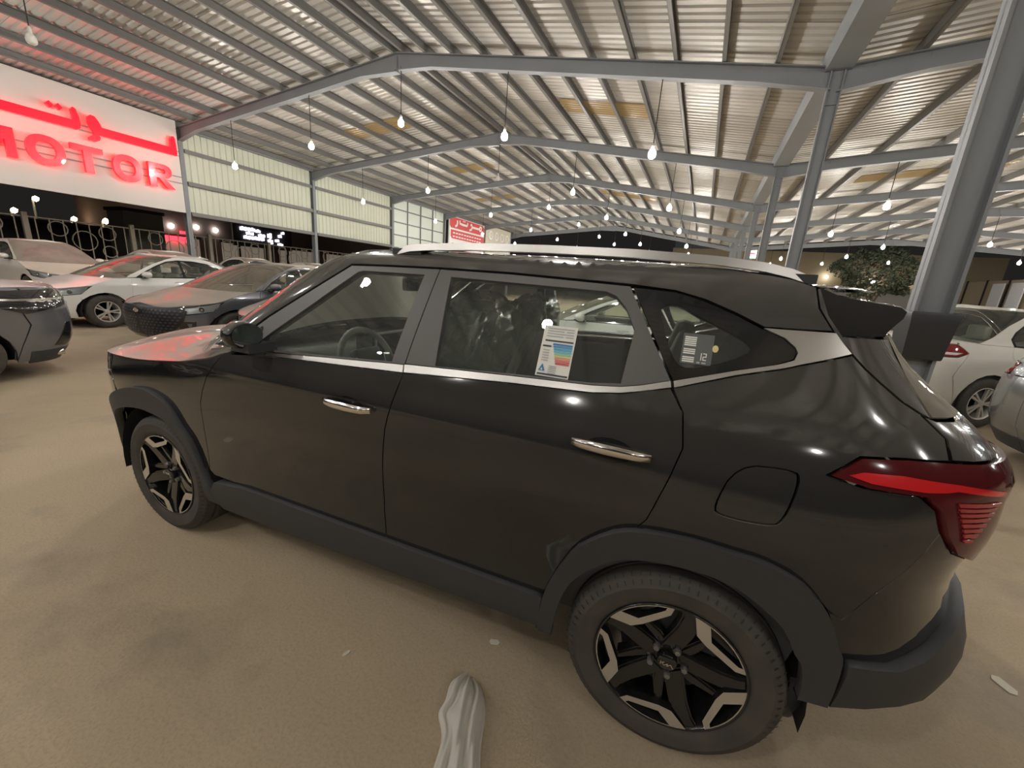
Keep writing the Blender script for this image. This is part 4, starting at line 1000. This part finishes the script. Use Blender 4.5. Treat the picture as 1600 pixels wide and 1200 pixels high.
    for nm, rear, wz, edge in (('windscreen', False, np.linspace(.945, 1.425, 8), [(.945, .36), (.985, .40), (1.10, .63), (1.25, .93), (1.37, 1.25), (1.413, 1.42), (1.43, 1.5)]), ('rear_window', True, np.linspace(1.01, 1.425, 8), [(1.01, 2.84), (1.02, 2.84), (1.09, 2.68), (1.25, 2.42), (1.365, 2.17), (1.413, 2.0), (1.43, 1.95)])):
        V = []; nc = 12
        for z in wz:
            a = float(np.interp(z, [q[0] for q in edge], [q[1] for q in edge])); en = QU.end(rear, z); row = [QU.S(a+(en-a)*j/6, z) for j in range(7)]
            V += row+[r*np.array([1, -1, 1]) for r in row[:6][::-1]]
        F = [(r*13+j, (r+1)*13+j, (r+1)*13+j+1, r*13+j+1) for r in range(7) for j in range(12)]
        if rear: F = [f[::-1] for f in F]
        mk(nm, V, F, M_glass, R, smooth=True)
    b = B(); b.prism([(.10, .80), (.20, .94), (.55, .965), (.62, .90), (.62, .5), (.1, .5)], -.76, .76); b.obj('dashboard', mat('pale_dash', (.26, .25, .22), .7), R)
    b = B(); b.box((1.3, 0, .25), (3.6, 1.0, .12)); b.box((1.3, 0, .24), (1.75, 1.5, .1)); b.obj('underbody', M_dark, R)
    for (x, y, w) in ((1.15, -.36, .46), (1.15, .36, .46), (2.0, 0, 1.2)):
        st = empty('seat', (x, y, .30)); st.parent = R
        o = link('seat_cushion', rbox('seat_cushion', (.5, w, .2), .05, M_pale, 2), st); o.location = (0, 0, .15)
        o = link('seat_back', rbox('seat_back', (.14, w*.95, .6), .05, M_pale, 2), st); o.location = (.28, 0, .46); o.rotation_euler = (0, .3, 0)
        for yy in ((0,) if w < 1 else (-.36, .36)): o = link('headrest', rbox('headrest', (.09, .24, .17), .035, M_pale, 2), st); o.location = (.40, yy, .83)
    for fl in (1, -1): panel('door_lining', M_int, R, QL, [(.45, .25), (2.6, .25), (2.75, .9), (2.5, 1.0), (.5, .955)], flip=fl, off=-.06, depth=0, step=.3)
    for (x, fl) in ((0, 1), (2.6, 1), (0, -1), (2.6, -1)):
        w = empty('wheel', (x, -.755*fl, .31)); w.parent = R
        if fl < 0: w.rotation_euler = (0, 0, PI)
        link('tyre', S_tyre, w); link('rim', S_rim, w); link('alloy_spokes', S_spoke, w)
    return R
M_pale = mat('pale_seat_cloth', (.40, .39, .33), .8)
S_tyre = tyre_mesh('tyre', .312, .200, .20, 40)
b = B(); b.lathe([(.200, -.085), (.199, -.095), (.192, -.094), (.186, -.08), (.17, -.02), (.17, .09)], 40, 'Y'); M_alloy = mat('bright_alloy', (.62, .60, .55), .35, .45); S_rim = b.mesh('rim', M_alloy, True)
b = B(); b.lathe([(.001, -.085), (.03, -.083), (.045, -.075), (.05, -.04)], 20, 'Y')
for i in range(5):
    for d in (-9, 9):
        a = 72*i+d; b.prism([pl(.035, a-14), pl(.035, a+14), pl(.192, a+4.2), pl(.192, a-4.2)], -.082, -.055)
S_spoke = auto_smooth(b.mesh('alloy_spokes', M_alloy), 30)
b = B(); b.lathe([(.03, -.03), (.165, -.03)], 24, 'Y'); b.v = b.v; S_disc = None
PROTO = saloon_proto()
_first = [True]
def saloon(loc, deg, paint, label, sc=(1, 1, 1), glass=None, extra=None, lens=None):
    r = PROTO if _first[0] else copy_tree(PROTO); _first[0] = False
    r.location = loc; r.rotation_euler = (0, 0, math.radians(deg)); r.scale = sc
    props(r, label, 'car', 'parked saloons')
    def walk(o):
        yield o
        for c in o.children: yield from walk(c)
    for o in walk(r):
        if o.type != 'MESH' or not o.data.materials: continue
        m0 = o.data.materials[0]; base = o.name.split('.')[0]
        new = paint if m0 is PAINT else glass if (glass and base in ('windscreen',)) else None
        if base == 'tail_lamp' and lens: new = lens
        if new: o.material_slots[0].link = 'OBJECT'; o.material_slots[0].material = new
    if extra: extra(r)
    return r
W_clean = dusty_paint('white_paint', (.76, .755, .72), .25, .7, .25, dust_haze_col=(.50, .45, .37))
W_dust = dusty_paint('white_paint_dusty', (.72, .70, .64), .45, .25, .75, dust_haze_col=(.52, .46, .37))
W_right = dusty_paint('cream_white_paint', (.68, .66, .59), .35, .5, .5, dust_haze_col=(.52, .46, .37))
G_blue = dusty_paint('slate_grey_paint', (.135, .14, .155), .25, .8, .7, .4)
G_left = dusty_paint('mid_grey_paint', (.17, .17, .18), .22, .8, .35, .4)
G_right = dusty_paint('silver_grey_paint', (.20, .21, .21), .25, .8, .2, .5)
G_dark = dusty_paint('dark_green_grey_paint', (.05, .06, .058), .25, .8, .5)
Gl_dust = glass_mat('dusty_glass', (.7, .72, .68), .8, .1, .78, (.36, .32, .27))
Gl_half = glass_mat('half_dusty_glass', (.75, .78, .72), .9, .04, .26, (.45, .39, .31))
def big_grille(r):     # dark mesh grille with studs, filling the nose
    for fl in (1, -1):
        g = panel('mesh_grille', mat('grille_black', (.02, .02, .022), .35), r, QL, [(-.52, .66), (-.60, .69), (qN, .70), (qN, .26), (-.70, .26), (-.60, .40), (-.54, .52)], flip=fl, off=.012, depth=.02, step=.08)
        for i in range(9):
            for j in range(10):
                s = -.57-.085*j*.5-(.021 if i % 2 else 0); z = .30+.043*i
                if s < qN or not inside((s, z), [(-.53, .655), (-.60, .68), (qN, .69), (qN, .27), (-.69, .27), (-.60, .41), (-.55, .52)]): continue
                panel('grille_stud', M_satin if False else mat('grille_grey', (.10, .10, .105), .3, .5), g, QL, [(s, z-.013), (s+.016, z), (s, z+.013), (s-.016, z)], flip=fl, off=.02, depth=.008, gap=0, step=.05)
    b = B(); c = QL.S(qN, .62); b.lathe([(.001, 0), (.05, -.002), (.058, .01)], 20, 'Z'); o = link('badge', b.mesh('badge', M_chrome), r); o.location = (c[0]-.03, 0, .625); o.rotation_euler = (0, -PI/2, 0); o.scale = (.55, 1, 1)
saloon((-9.05, 2.45, 0), 91, W_clean, 'white saloon with pink light on its hood, parked between two grey saloons', (1.04, 1.04, 1.05), Gl_half)
saloon((-5.40, 2.55, 0), 92.5, G_blue, 'slate grey saloon with a black mesh grille, beyond the black SUV hood', (1.07, 1.07, 1.05), Gl_half, big_grille)
M_dlens = mat('dark_lens', (.02, .018, .02), .08, coat=1.)
def chrome_tail(r):
    for fl in (1, -1):
        l = panel('long_tail_lamp', M_dlens, r, QL, [(2.62, .87), (2.75, .985), (3.2, 1.0), (qT, .99), (qT, .86), (3.25, .80), (3.05, .74), (2.85, .84)], flip=fl, off=.008, step=.05)
        panel('chrome_strip', M_chrome, l, QL, [(2.60, .895), (2.61, .915), (3.0, .90), (3.3, .905), (qT, .915), (qT, .895), (3.3, .885), (3.0, .88)], flip=fl, off=.016, depth=.008, gap=0, step=.04)
        panel('rear_reflector', M_gloss, r, QL, [(3.20, .36), (3.30, .62), (3.36, .62), (3.34, .34)], flip=fl, off=.006, step=.04)
        b = B(); c = QL.S(3.3, .25); b.tube([(c[0]-.06, c[1]*fl, .26), (c[0]+.03, c[1]*fl, .26)], .035, 12); b.obj('exhaust_tip', M_chrome, r, True)
saloon((-5.05, -3.40, 0), 92, G_left, 'mid grey saloon cut by the left edge, its rear corner towards the white saloon', (1.13, 1, 1.02), None, chrome_tail, M_dlens)
for i, y in enumerate((4.15, 7.6, 11.0, 14.4, 17.8)):
    saloon((-13.75-.15*i, y, 0), 180+(-1, 2, 0, 1, -2)[i], W_dust, ('dust-covered white saloon facing right, its brown windscreen behind the white saloon', 'second dusty white saloon of the back row, roof above the white saloon', 'third dusty white saloon of the back row, in front of the second wall column', 'fourth dusty white saloon of the back row, roof above the slate saloon', 'fifth dusty white saloon of the back row, furthest from the red sign')[i], (1.06, 1.06, 1.16), Gl_dust)
saloon((-3.3, 2.9, 0), 91, G_dark, 'dark grey saloon seen through the front windows of the black SUV', (1.0, 1.0, 1.03), Gl_half)
saloon((.45, 4.95, 0), 0, W_clean, 'white saloon standing side-on behind the rear windows of the black SUV', (1.03, 1.03, 1.03))
saloon((8.75, 7.15, 0), 203, W_right, 'cream white saloon with a red and clear tail lamp, behind the big column', (1.06, 1.06, 1.14), Gl_dust)
saloon((9.62, 3.45, 0), 180, G_right, 'silver grey saloon cut by the right edge, its tail lamp before the cream one', (1.05, 1.05, 1.08))
# ------------------------------------------------------------------ signs
def extrude2d(outer, holes, y0, y1, T):
    """flat outline with holes, given thickness; T maps (a, b, h) to a point"""
    if area(outer) < 0: outer = outer[::-1]
    loops = [list(outer)]+[list(h) if area(h) < 0 else list(h)[::-1] for h in holes]
    pts = []; ed = []
    for L in loops: b0 = len(pts); pts += L; ed += [(b0+i, b0+(i+1) % len(L)) for i in range(len(L))]
    co, _, tri, ov, _, _ = delaunay_2d_cdt([Vector(p) for p in pts], ed, [], 0, 1e-7)
    tr = [t for t in tri if inside(sum((co[i] for i in t), Vector((0, 0)))/3, loops[0]) and not any(inside(sum((co[i] for i in t), Vector((0, 0)))/3, h) for h in loops[1:])]
    n = len(co); V = [T(c.x, c.y, y1) for c in co]+[T(c.x, c.y, y0) for c in co]; es = {(t[i], t[(i+1) % 3]) for t in tr for i in range(3)}
    F = [tuple(t) for t in tr]+[tuple(i+n for i in reversed(t)) for t in tr]+[(j, i, i+n, j+n) for (i, j) in es if (j, i) not in es]
    return V, F
def glow(name, c, s): return mat(name, c, .25, coat=.6, emit=c, estr=s)
M_red = glow('lit_red_acrylic', (1., .003, .012), 2.3)
sign = local('illuminated_sign', label='large white sign board with glowing red letters over the parked saloons', cat='sign')
SU = UL+.30
b = B(); b.box((SU, 4.85, 4.84), (.10, 9.75, 3.24)); b.obj('sign_board', M_board, sign)
for z in (4.28, 4.50, 5.25, 5.40): b = B(); b.box((SU+.09, 4.95, z), (.03, 9.5, .035)); b.obj('letter_rail', M_steel, sign)
T_ = lambda a, c, h: (SU+.14+h, a, c)
def letter(outer, holes=()): V, F = extrude2d(outer, list(holes), 0, .11, T_); o = mk('sign_letter', V, F, M_red, sign); return o
def ell(cx, cz, rx, rz, n=40, p=2.2): return [(cx+rx*math.copysign(abs(math.cos(a))**(2/p), math.cos(a)), cz+rz*math.copysign(abs(math.sin(a))**(2/p), math.sin(a))) for a in np.linspace(0, 2*PI, n+1)[:-1]]
zb, zt = 3.97, 4.78
letter([(4.42, zb), (4.42, zt), (4.64, zt), (4.92, 4.32), (5.20, zt), (5.42, zt), (5.42, zb), (5.22, zb), (5.22, 4.46), (4.98, 4.08), (4.86, 4.08), (4.62, 4.46), (4.62, zb)])
letter(ell(6.04, 4.375, .42, .425), [ell(6.04, 4.375, .225, .245)])
letter([(6.60, zt), (7.38, zt), (7.38, zt-.17), (7.09, zt-.17), (7.09, zb), (6.88, zb), (6.88, zt-.17), (6.60, zt-.17)])
letter(ell(8.00, 4.375, .40, .425), [ell(8.00, 4.375, .215, .245)])
letter([(8.60, zb), (8.60, zt), (9.10, zt), (9.22, zt-.04), (9.29, zt-.12), (9.31, zt-.24), (9.28, zt-.36), (9.18, zt-.45), (9.06, zt-.48), (9.38, zb), (9.14, zb), (8.88, zt-.48), (8.80, zt-.48), (8.80, zb)], [[(8.80, zt-.16), (9.04, zt-.16), (9.10, zt-.20), (9.10, zt-.28), (9.04, zt-.32), (8.80, zt-.32)]])
# the Arabic line above: meem, waw, teh
letter([(7.36, 5.20), (9.56, 5.20), (9.58, 5.30), (9.56, 5.78), (9.52, 5.86), (9.44, 5.84), (9.40, 5.74), (9.38, 5.46), (7.46, 5.46), (7.40, 5.62), (7.32, 5.74), (7.22, 5.76), (7.14, 5.68), (7.13, 5.52), (7.18, 5.36), (7.24, 5.28), (7.24, 5.18), (7.14, 5.12), (7.08, 5.04), (7.12, 4.98), (7.24, 4.97), (7.36, 5.05), (7.39, 5.14)])
letter([(4.3, 5.20), (6.84, 5.20), (6.92, 5.26), (6.95, 5.38), (6.93, 5.62), (6.88, 5.80), (6.82, 5.84), (6.76, 5.76), (6.78, 5.60), (6.77, 5.46), (4.3, 5.46)])
for c in (6.30, 6.50): letter([(c-.09, 5.72), (c, 5.62), (c+.09, 5.72), (c, 5.82)])
def flat(name, polys, m, parent, u, th=.012):
    b = B()
    for p in polys:
        V, F = extrude2d(p, [], 0, th, lambda a, c, h: (u+h, a, c)); b.add(V, F)
    return b.obj(name, m, parent)
def stroke(pts, w):
    """ribbon outline round a poly line"""
    L = []; R_ = []; n = len(pts)
    for i in range(n):
        a = np.array(pts[max(i-1, 0)]); c = np.array(pts[min(i+1, n-1)]); d = (c-a)/np.linalg.norm(c-a); q = np.array([-d[1], d[0]])*w/2
        L.append(tuple(np.array(pts[i])+q)); R_.append(tuple(np.array(pts[i])-q))
    return L+R_[::-1]
# smaller banner further along the left wall
ban = empty('banner', SH(0, .75), ANG, label='red and white banner sign past the sheeted part of the left wall', cat='sign')
BU = UL+.35; P_r = mat('banner_red', (.62, .07, .07), .5); P_w = mat('banner_white', (.78, .76, .72), .5)
b = B(); b.box((BU, 30.1, 4.98), (.10, 5.6, 2.5)); b.obj('banner_board', P_w, ban)
flat('red_field', [[(27.5, 5.35), (27.35, 5.55), (27.35, 6.18), (32.5, 6.18), (32.85, 6.0), (32.85, 5.35)]], P_r, ban, BU+.055)
flat('red_field', [[(27.7, 4.55), (27.5, 4.72), (27.5, 5.22), (32.85, 5.22), (32.85, 4.72), (32.6, 4.55)]], P_r, ban, BU+.055)
W_ = .17
for pts in ([(28.1, 5.50), (28.35, 5.62), (28.42, 5.85), (28.38, 6.0)], [(28.75, 6.05), (28.78, 5.82), (29.2, 5.78), (29.9, 5.78), (30.0, 6.05)], [(30.3, 5.5), (30.62, 5.6), (30.72, 5.85), (30.6, 6.0), (30.45, 5.9)], [(30.75, 5.80), (31.6, 5.80), (32.0, 5.82)], [(32.0, 5.70), (32.3, 5.72), (32.35, 5.98), (32.1, 6.02), (31.98, 5.82)]):
    flat('banner_lettering', [stroke(pts, W_)], P_w, ban, BU+.068)
flat('banner_lettering', [[(29.2+d, 6.06), (29.3+d, 5.99), (29.4+d, 6.06), (29.3+d, 6.13)] for d in (0, .22)], P_w, ban, BU+.068)
flat('banner_lettering', [[(27.8+.42*i, z), (27.8+.42*i+(.30 if (i*7+j*3) % 4 else .2), z), (27.8+.42*i+.30, z+.09), (27.8+.42*i, z+.09)] for j, z in enumerate((4.68, 4.95)) for i in range(11)], P_w, ban, BU+.068)
flat('banner_lettering', [[(27.7+.5*i, 3.95), (27.95+.5*i, 3.95), (27.95+.5*i, 4.22), (27.7+.5*i, 4.22)] for i in (0, 1, 3, 4, 5, 6, 8, 9)], mat('banner_grey', (.35, .34, .34), .5), ban, BU+.055)
# pale shop board with round emblems, last bay
shop = local('shop_board', label='pale shop board with four round emblems beyond the red and white banner', cat='sign')
b = B(); b.box((BU, 36.6, 4.9), (.10, 5.2, 3.0)); b.obj('shop_panel', mat('shop_cream', (.62, .58, .46), .5), shop)
for i in range(4):
    V, F = extrude2d(ell(34.9+1.15*i, 5.6, .42, .42, 24, 2), [ell(34.9+1.15*i, 5.6, .27, .27, 20, 2)], 0, .04, lambda a, c, h: (BU+.055+h, a, c)); mk('round_emblem', V, F, P_w, shop)
flat('shop_lettering', [[(34.5+.5*i, 4.2), (34.85+.5*i, 4.2), (34.85+.5*i, 4.6), (34.5+.5*i, 4.6)] for i in range(9) if i != 4], P_w, shop, BU+.055)

# ------------------------------------------------------------------ outside, left: fence, street, buildings
M_conc = mat('fence_concrete', (.36, .31, .24), .85, noise=(3, .4, (.34, .30, .23)))
def fence_panel(v, i):
    t = local('ornamental_fence_%s' % 'x', label=None) if False else empty('ornamental_fence', SH(-22.3, v), ANG, label='%s panel of the pale cast fence, counted from the red sign' % (['first', 'second', 'third', 'fourth', 'fifth', 'sixth', 'seventh', 'eighth', 'ninth', 'tenth', 'eleventh', 'twelfth'][i]), cat='fence', group='panels of the pale fence')
    b = B(); b.box((0, 0, 1.33), (.14, .14, 2.66)); b.obj('post', M_conc, t)
    b = B(); b.box((0, 1.5, .55), (.11, 2.83, 1.1)); b.obj('base_wall', M_conc, t)
    for z in (1.16, 2.52): b = B(); b.box((0, 1.5, z), (.04, 2.83, .04)); b.obj('rail', M_conc, t)
    for j in range(8): b = B(); b.box((0, .25+.357*j, 1.84), (.03, .03, 1.32)); b.obj('baluster', M_conc, t)
    for j, (y, z, r) in enumerate(((.8, 2.2, .26), (1.5, 1.85, .36), (2.2, 2.2, .26), (.8, 1.5, .22), (2.2, 1.5, .22))):
        b = B(); b.tube([(0, y+r*math.cos(a), z+r*math.sin(a)) for a in np.linspace(0, 2*PI, 15)[:-1]], .019, 5, closed=True); b.obj('ring', M_conc, t)
    return t
for i in range(12): fence_panel(3.2+3.0*i, i)
M_facade = mat('far_facade', (.16, .115, .10), .9); M_darkw = mat('night_wall', (.03, .026, .024), .9)
M_wl = glow('white_lamp', (1., .97, .92), 30.); M_ol = glow('warm_lamp', (1., .75, .45), 25.); M_led = glow('led_white', (.86, .84, 1.), 5.); M_rl = glow('red_lamp', (1., .03, .05), 4.)
def ball(name, c, r, m, parent):
    bm = bmesh.new(); bmesh.ops.create_icosphere(bm, subdivisions=1, radius=r)
    me = bpy.data.meshes.new(name); bm.to_mesh(me); bm.free(); me.materials.append(m); o = link(name, me, parent); o.location = c; return o
bl = local('street_building', label='dim brown street building with wall lamps seen under the wall sheets', cat='building')
b = B(); b.box((-48, 48.4, 3.2), (8, 61.4, 6.4)); b.obj('building_wall', M_facade, bl)
b = B(); b.box((-47.5, 48.4, 6.55), (8.6, 61.8, .3)); b.obj('roof_slab', M_darkw, bl)
for i, (v, z) in enumerate(((19.8, 3.8), (21.0, 4.12), (23.0, 4.3), (24.65, 4.25), (18.5, 3.0))): ball('wall_lamp', (-43.9, v, z), .22, M_wl, bl)
for i in range(9):
    b = B(); b.box((-43.97, 21+6.2*i, 1.9), (.10, 4.2, 2.6)); w = b.obj('shop_window', mat('shop_glow', (.5, .4, .3), .4, emit=(1., .85, .7), estr=.12 if i != 2 else .9), bl)
    b = B(); b.box((-43.95, 21+6.2*i, 3.4), (.14, 4.6, .3)); b.obj('window_header', M_darkw, bl)
b = B(); b.box((-43.7, 21.2, 3.05), (.2, 1.7, .45)); b.obj('red_shop_sign', M_rl, bl)
b = B(); b.box((-43.7, 21.75, 3.66), (.2, .45, .22)); b.obj('red_shop_sign', M_rl, bl)
led = local('led_board', label='white glowing dot lettering on a dark board under the second wall bay', cat='sign')
b = B(); b.box((-42.4, 28.4, 4.1), (.2, 6.2, 2.2)); b.obj('dark_panel', M_darkw, led)
for (y, z, w, h) in ((26.7, 4.66, 1.5, .34), (27.75, 4.60, .5, .28), (26.9, 4.28, .75, .26), (28.1, 4.22, .7, .26), (27.3, 3.88, 2.1, .32), (28.95, 4.30, .46, .46), (29.0, 3.72, .56, .5), (29.75, 3.9, .45, .26), (30.1, 4.4, .4, .3), (30.45, 4.75, .34, .22), (30.1, 3.55, .6, .24)):
    k = max(1, int(w/.16))
    for i in range(k): b = B(); b.box((-42.25, y-w/2+w*(i+.5)/k, z+(.03 if i % 3 == 1 else 0)), (.08, w/k*.86, h*(1 if i % 2 else .8))); b.obj('led_block', M_led, led)
for v in (25.8, 31.0): b = B(); b.box((-42.4, v, 1.5), (.2, .2, 3.0)); b.obj('board_leg', M_darkw, led)
tw = local('stair_tower', label='plain grey brown block standing behind the fence left of the first wall column', cat='building')
b = B(); b.box((-35.0, 14.75, 2.05), (2, 2.1, 4.1)); b.obj('tower_wall', mat('tower_render', (.20, .18, .15), .9), tw)
b = B(); b.box((-35.0, 14.75, 4.2), (2.2, 2.3, .2)); b.obj('coping', M_darkw, tw)
lowb = local('low_building', label='long dark low building behind the fence under the red sign', cat='building')
b = B(); b.box((-40, 5.2, 1.45), (4, 18.5, 2.9)); b.obj('building_wall', M_darkw, lowb)
b = B(); b.box((-39.6, 5.2, 3.0), (4.6, 19.0, .2)); b.obj('roof_slab', M_darkw, lowb)
for i, (u, v, z, m) in enumerate(((-50.6, 13.45, 4.1, M_ol), (-50.6, 14.75, 5.2, M_ol), (-50.6, 16.8, 4.0, M_ol), (-43, 16.0, 3.75, M_ol), (-43, 16.7, 3.7, M_ol))):
    t = empty('street_lamp', SH(u, v, 0), ANG, label='%s distant street lamp in the dark under the sign, counted from the left' % ordn[i], cat='street lamp', group='distant street lamps')
    b = B(); b.tube([(0, 0, 0), (0, 0, z), (.6, 0, z+.15)], .07, 6); b.obj('lamp_pole', M_steel, t); ball('lamp_head', (.6, 0, z), .22, m, t)
# ------------------------------------------------------------------ outside, far end and right
M_tan = mat('tan_render', (.52, .43, .27), .9, noise=(.5, .4, (.46, .38, .25)))
fb = local('far_building', label='tan rendered building closing the far end of the shed', cat='building')
b = B(); b.box((12, 66, 3.9), (34, 6, 7.8)); b.obj('building_wall', M_tan, fb)
b = B(); b.box((0, 62.6, 8.3), (9.5, .5, 1.0)); b.obj('blue_fascia', mat('blue_fascia', (.13, .16, .19), .6), fb)
for i in range(6):
    b = B(); b.box((2+4.6*i, 62.85, 1.7), (3.2, .3, 3.4)); b.obj('roller_door', mat('pale_door', (.58, .56, .52), .6), fb)
    b = B(); b.box((2+4.6*i, 62.8, 3.65), (3.6, .4, .3)); b.obj('door_lintel', M_tan, fb)
    ball('wall_lamp', (-.5+4.6*i, 62.4, 4.6+.3*(i % 2)), .20, M_wl, fb)
b = B(); b.box((3.4, 44.5, 5.65), (.75, .12, .85)); 
ls = local('lit_notice', label='small white lit notice with a red mark between the middle columns', cat='sign')
b.obj('notice_panel', glow('notice_white', (.9, .88, .9), 1.6), ls); b = B(); b.box((3.4, 44.42, 5.65), (.5, .04, .12)); b.obj('notice_mark', M_rl, ls)
b = B(); b.box((3.4, 44.62, 2.6), (.12, .1, 5.2)); b.obj('notice_post', M_steel, ls)
ol = local('old_gate_wall', label='low dark wall at the far left end of the shed', cat='wall')
b = B(); b.box((-12, 62, 2.6), (16, .4, 5.2)); b.obj('wall_face', mat('brown_night_wall', (.10, .08, .06), .9), ol); b = B(); b.box((-12, 61.9, 5.25), (16.3, .6, .16)); b.obj('coping', M_darkw, ol)
# right boundary of the second span
rb = local('wall_right', kind='structure', label='tan panelled wall closing the right span')
for i in range(11):
    b = B(); b.box((URR+.4, 31.5+3.0*i, 2.3), (.14, 2.9, 4.6)); b.obj('wall_panel', mat('tan_panel_%s' % 'ab'[i % 2], ((.44, .37, .26), (.50, .42, .30))[i % 2], .8), rb)
    b = B(); b.box((URR+.3, 30+3.0*i, 2.35), (.12, .12, 4.7)); b.obj('wall_post', M_darkw, rb)
for i, v in enumerate((46.0, 48.4)):
    b = B(); b.box((URR-.1, v, 2.2), (.08, 1.5, 4.2)); d = b.obj('door_%d' % (i+1), mat('pale_lit_door', (.72, .74, .76), .4), kind='structure'); d.location = SH(0, 0); d.rotation_euler = (0, 0, ANG)
# tree at the far right end
tr = empty('broadleaf_tree', SH(13.1, 45, 0), 0, label='dark bushy tree beyond the middle columns, in front of the tan building', cat='tree')
b = B(); b.tube([(0, 0, 0), (.1, 0, 1.4), (.0, .1, 2.6)], [.22, .17, .13], 8); b.tube([(.05, 0, 1.6), (.7, .1, 3.4)], [.10, .05], 6); b.tube([(.0, 0, 1.8), (-.8, .1, 3.5)], [.10, .05], 6); b.obj('trunk', mat('bark', (.09, .07, .05), .9), tr, True)
rn = random.Random(4); V = []; F = []
for i in range(5200):
    a = rn.uniform(0, 2*PI); c = rn.uniform(-1, 1); r = rn.uniform(.55, 1)**.5; s_ = math.sqrt(1-c*c)
    P = Vector((s_*math.cos(a)*3.1*r, s_*math.sin(a)*2.6*r, 4.6+c*2.1*r)); P += Vector((.5*math.sin(P.z*3+a), 0, .3*math.sin(P.x*2.2)))
    d = Vector((rn.gauss(0, 1), rn.gauss(0, 1), rn.gauss(0, .7))).normalized(); e2 = d.cross(Vector((rn.gauss(0, 1), rn.gauss(0, 1), rn.gauss(0, 1)))).normalized(); L = rn.uniform(.10, .2)
    n0 = len(V); V += [P-d*L, P+e2*L*.4, P+d*L, P-e2*L*.4]; F.append((n0, n0+1, n0+2, n0+3))
mk('foliage', V, F, mat('night_leaves', (.055, .07, .04), .8), tr, kind='stuff')

# ------------------------------------------------------------------ on the ground: plastic bag, scraps
bag = None
NX, NY = 26, 46; V = []
for j in range(NY+1):
    t = j/NY
    for i in range(NX+1):
        q = i/NX*2-1
        y = -.925-.50*t; w = .060+.020*math.sin(min(1, t*2.2)*PI/2)+.008*math.sin(t*11); lf = .026*math.exp(-((t-.34)/.07)**2)*(q < -.3)
        x = 1.935+.200*t+q*w*(1-(1-min(1, t*7))**2.6*.62)-lf
        h = .050*(1-abs(q)**2.5)*math.sin(min(1, t*4)*PI/2)*(1-.25*t)+.013*math.sin(q*9+3*math.sin(t*4))*(1-abs(q)**4)+.006*math.sin(q*21+t*14)
        V.append((x, y, max(.003, .006+h)))
F = [(j*(NX+1)+i, j*(NX+1)+i+1, (j+1)*(NX+1)+i+1, (j+1)*(NX+1)+i) for j in range(NY) for i in range(NX)]
o = mk('plastic_bag', V, [f[::-1] for f in F], None, smooth=True, label='crumpled translucent plastic bag lying on the asphalt beside the black SUV', cat='bag')
def bag_mat():
    m = bpy.data.materials.new('cloudy_plastic'); m.use_nodes = True; nt = m.node_tree; N = nt.nodes; N.clear()
    out = N.new('ShaderNodeOutputMaterial'); tr_ = N.new('ShaderNodeBsdfTransparent'); df = N.new('ShaderNodeBsdfPrincipled'); mx = N.new('ShaderNodeMixShader')
    df.inputs['Base Color'].default_value = (.84, .82, .75, 1); df.inputs['Roughness'].default_value = .25
    lw = N.new('ShaderNodeLayerWeight'); lw.inputs[0].default_value = .35; mr = N.new('ShaderNodeMapRange'); mr.inputs[3].default_value = .55; mr.inputs[4].default_value = 1.
    nt.links.new(lw.outputs['Facing'], mr.inputs[0]); nt.links.new(mr.outputs[0], mx.inputs[0]); nt.links.new(tr_.outputs[0], mx.inputs[1]); nt.links.new(df.outputs[0], mx.inputs[2]); nt.links.new(mx.outputs[0], out.inputs[0]); return m
o.data.materials.append(bag_mat())
SCRAP = ['small pale scrap on the asphalt just ahead of the rear wheel of the black SUV', 'tiny pale scrap on the asphalt below the rear door of the black SUV', 'largest pale scrap on the asphalt, behind the tail lamp of the black SUV', 'pale scrap on the asphalt right of the rear bumper of the black SUV', 'tiny pale scrap by the lower rear corner of the black SUV', 'pale scrap on the open asphalt before the front wheel of the black SUV', 'pale scrap on the asphalt between the front wheel and the grey saloon', 'tiny scrap on the asphalt in the lower right corner']
M_scrap = mat('pale_scrap', (.62, .58, .48), .7)
for i, (x, y, a, L) in enumerate(((1.96, -.74, .3, .022), (1.44, -1.05, 1.2, .014), (3.95, .35, .2, .06), (4.0, .02, 2.0, .045), (3.62, -.62, .8, .02), (-.6, -1.5, .5, .05), (-2.1, .2, 1.1, .05), (3.72, -.95, 1.4, .018))):
    b = B(); pts = [(L*math.cos(k*1.05)*(1+.25*((k*7+i) % 3)), .6*L*math.sin(k*1.05)) for k in range(6)]; b.prism(pts, .001, .004, 'XY')
    o = b.obj('scrap', M_scrap, label=SCRAP[i], cat='litter', group='scraps on the asphalt'); o.location = (x, y, 0); o.rotation_euler = (0, 0, a)
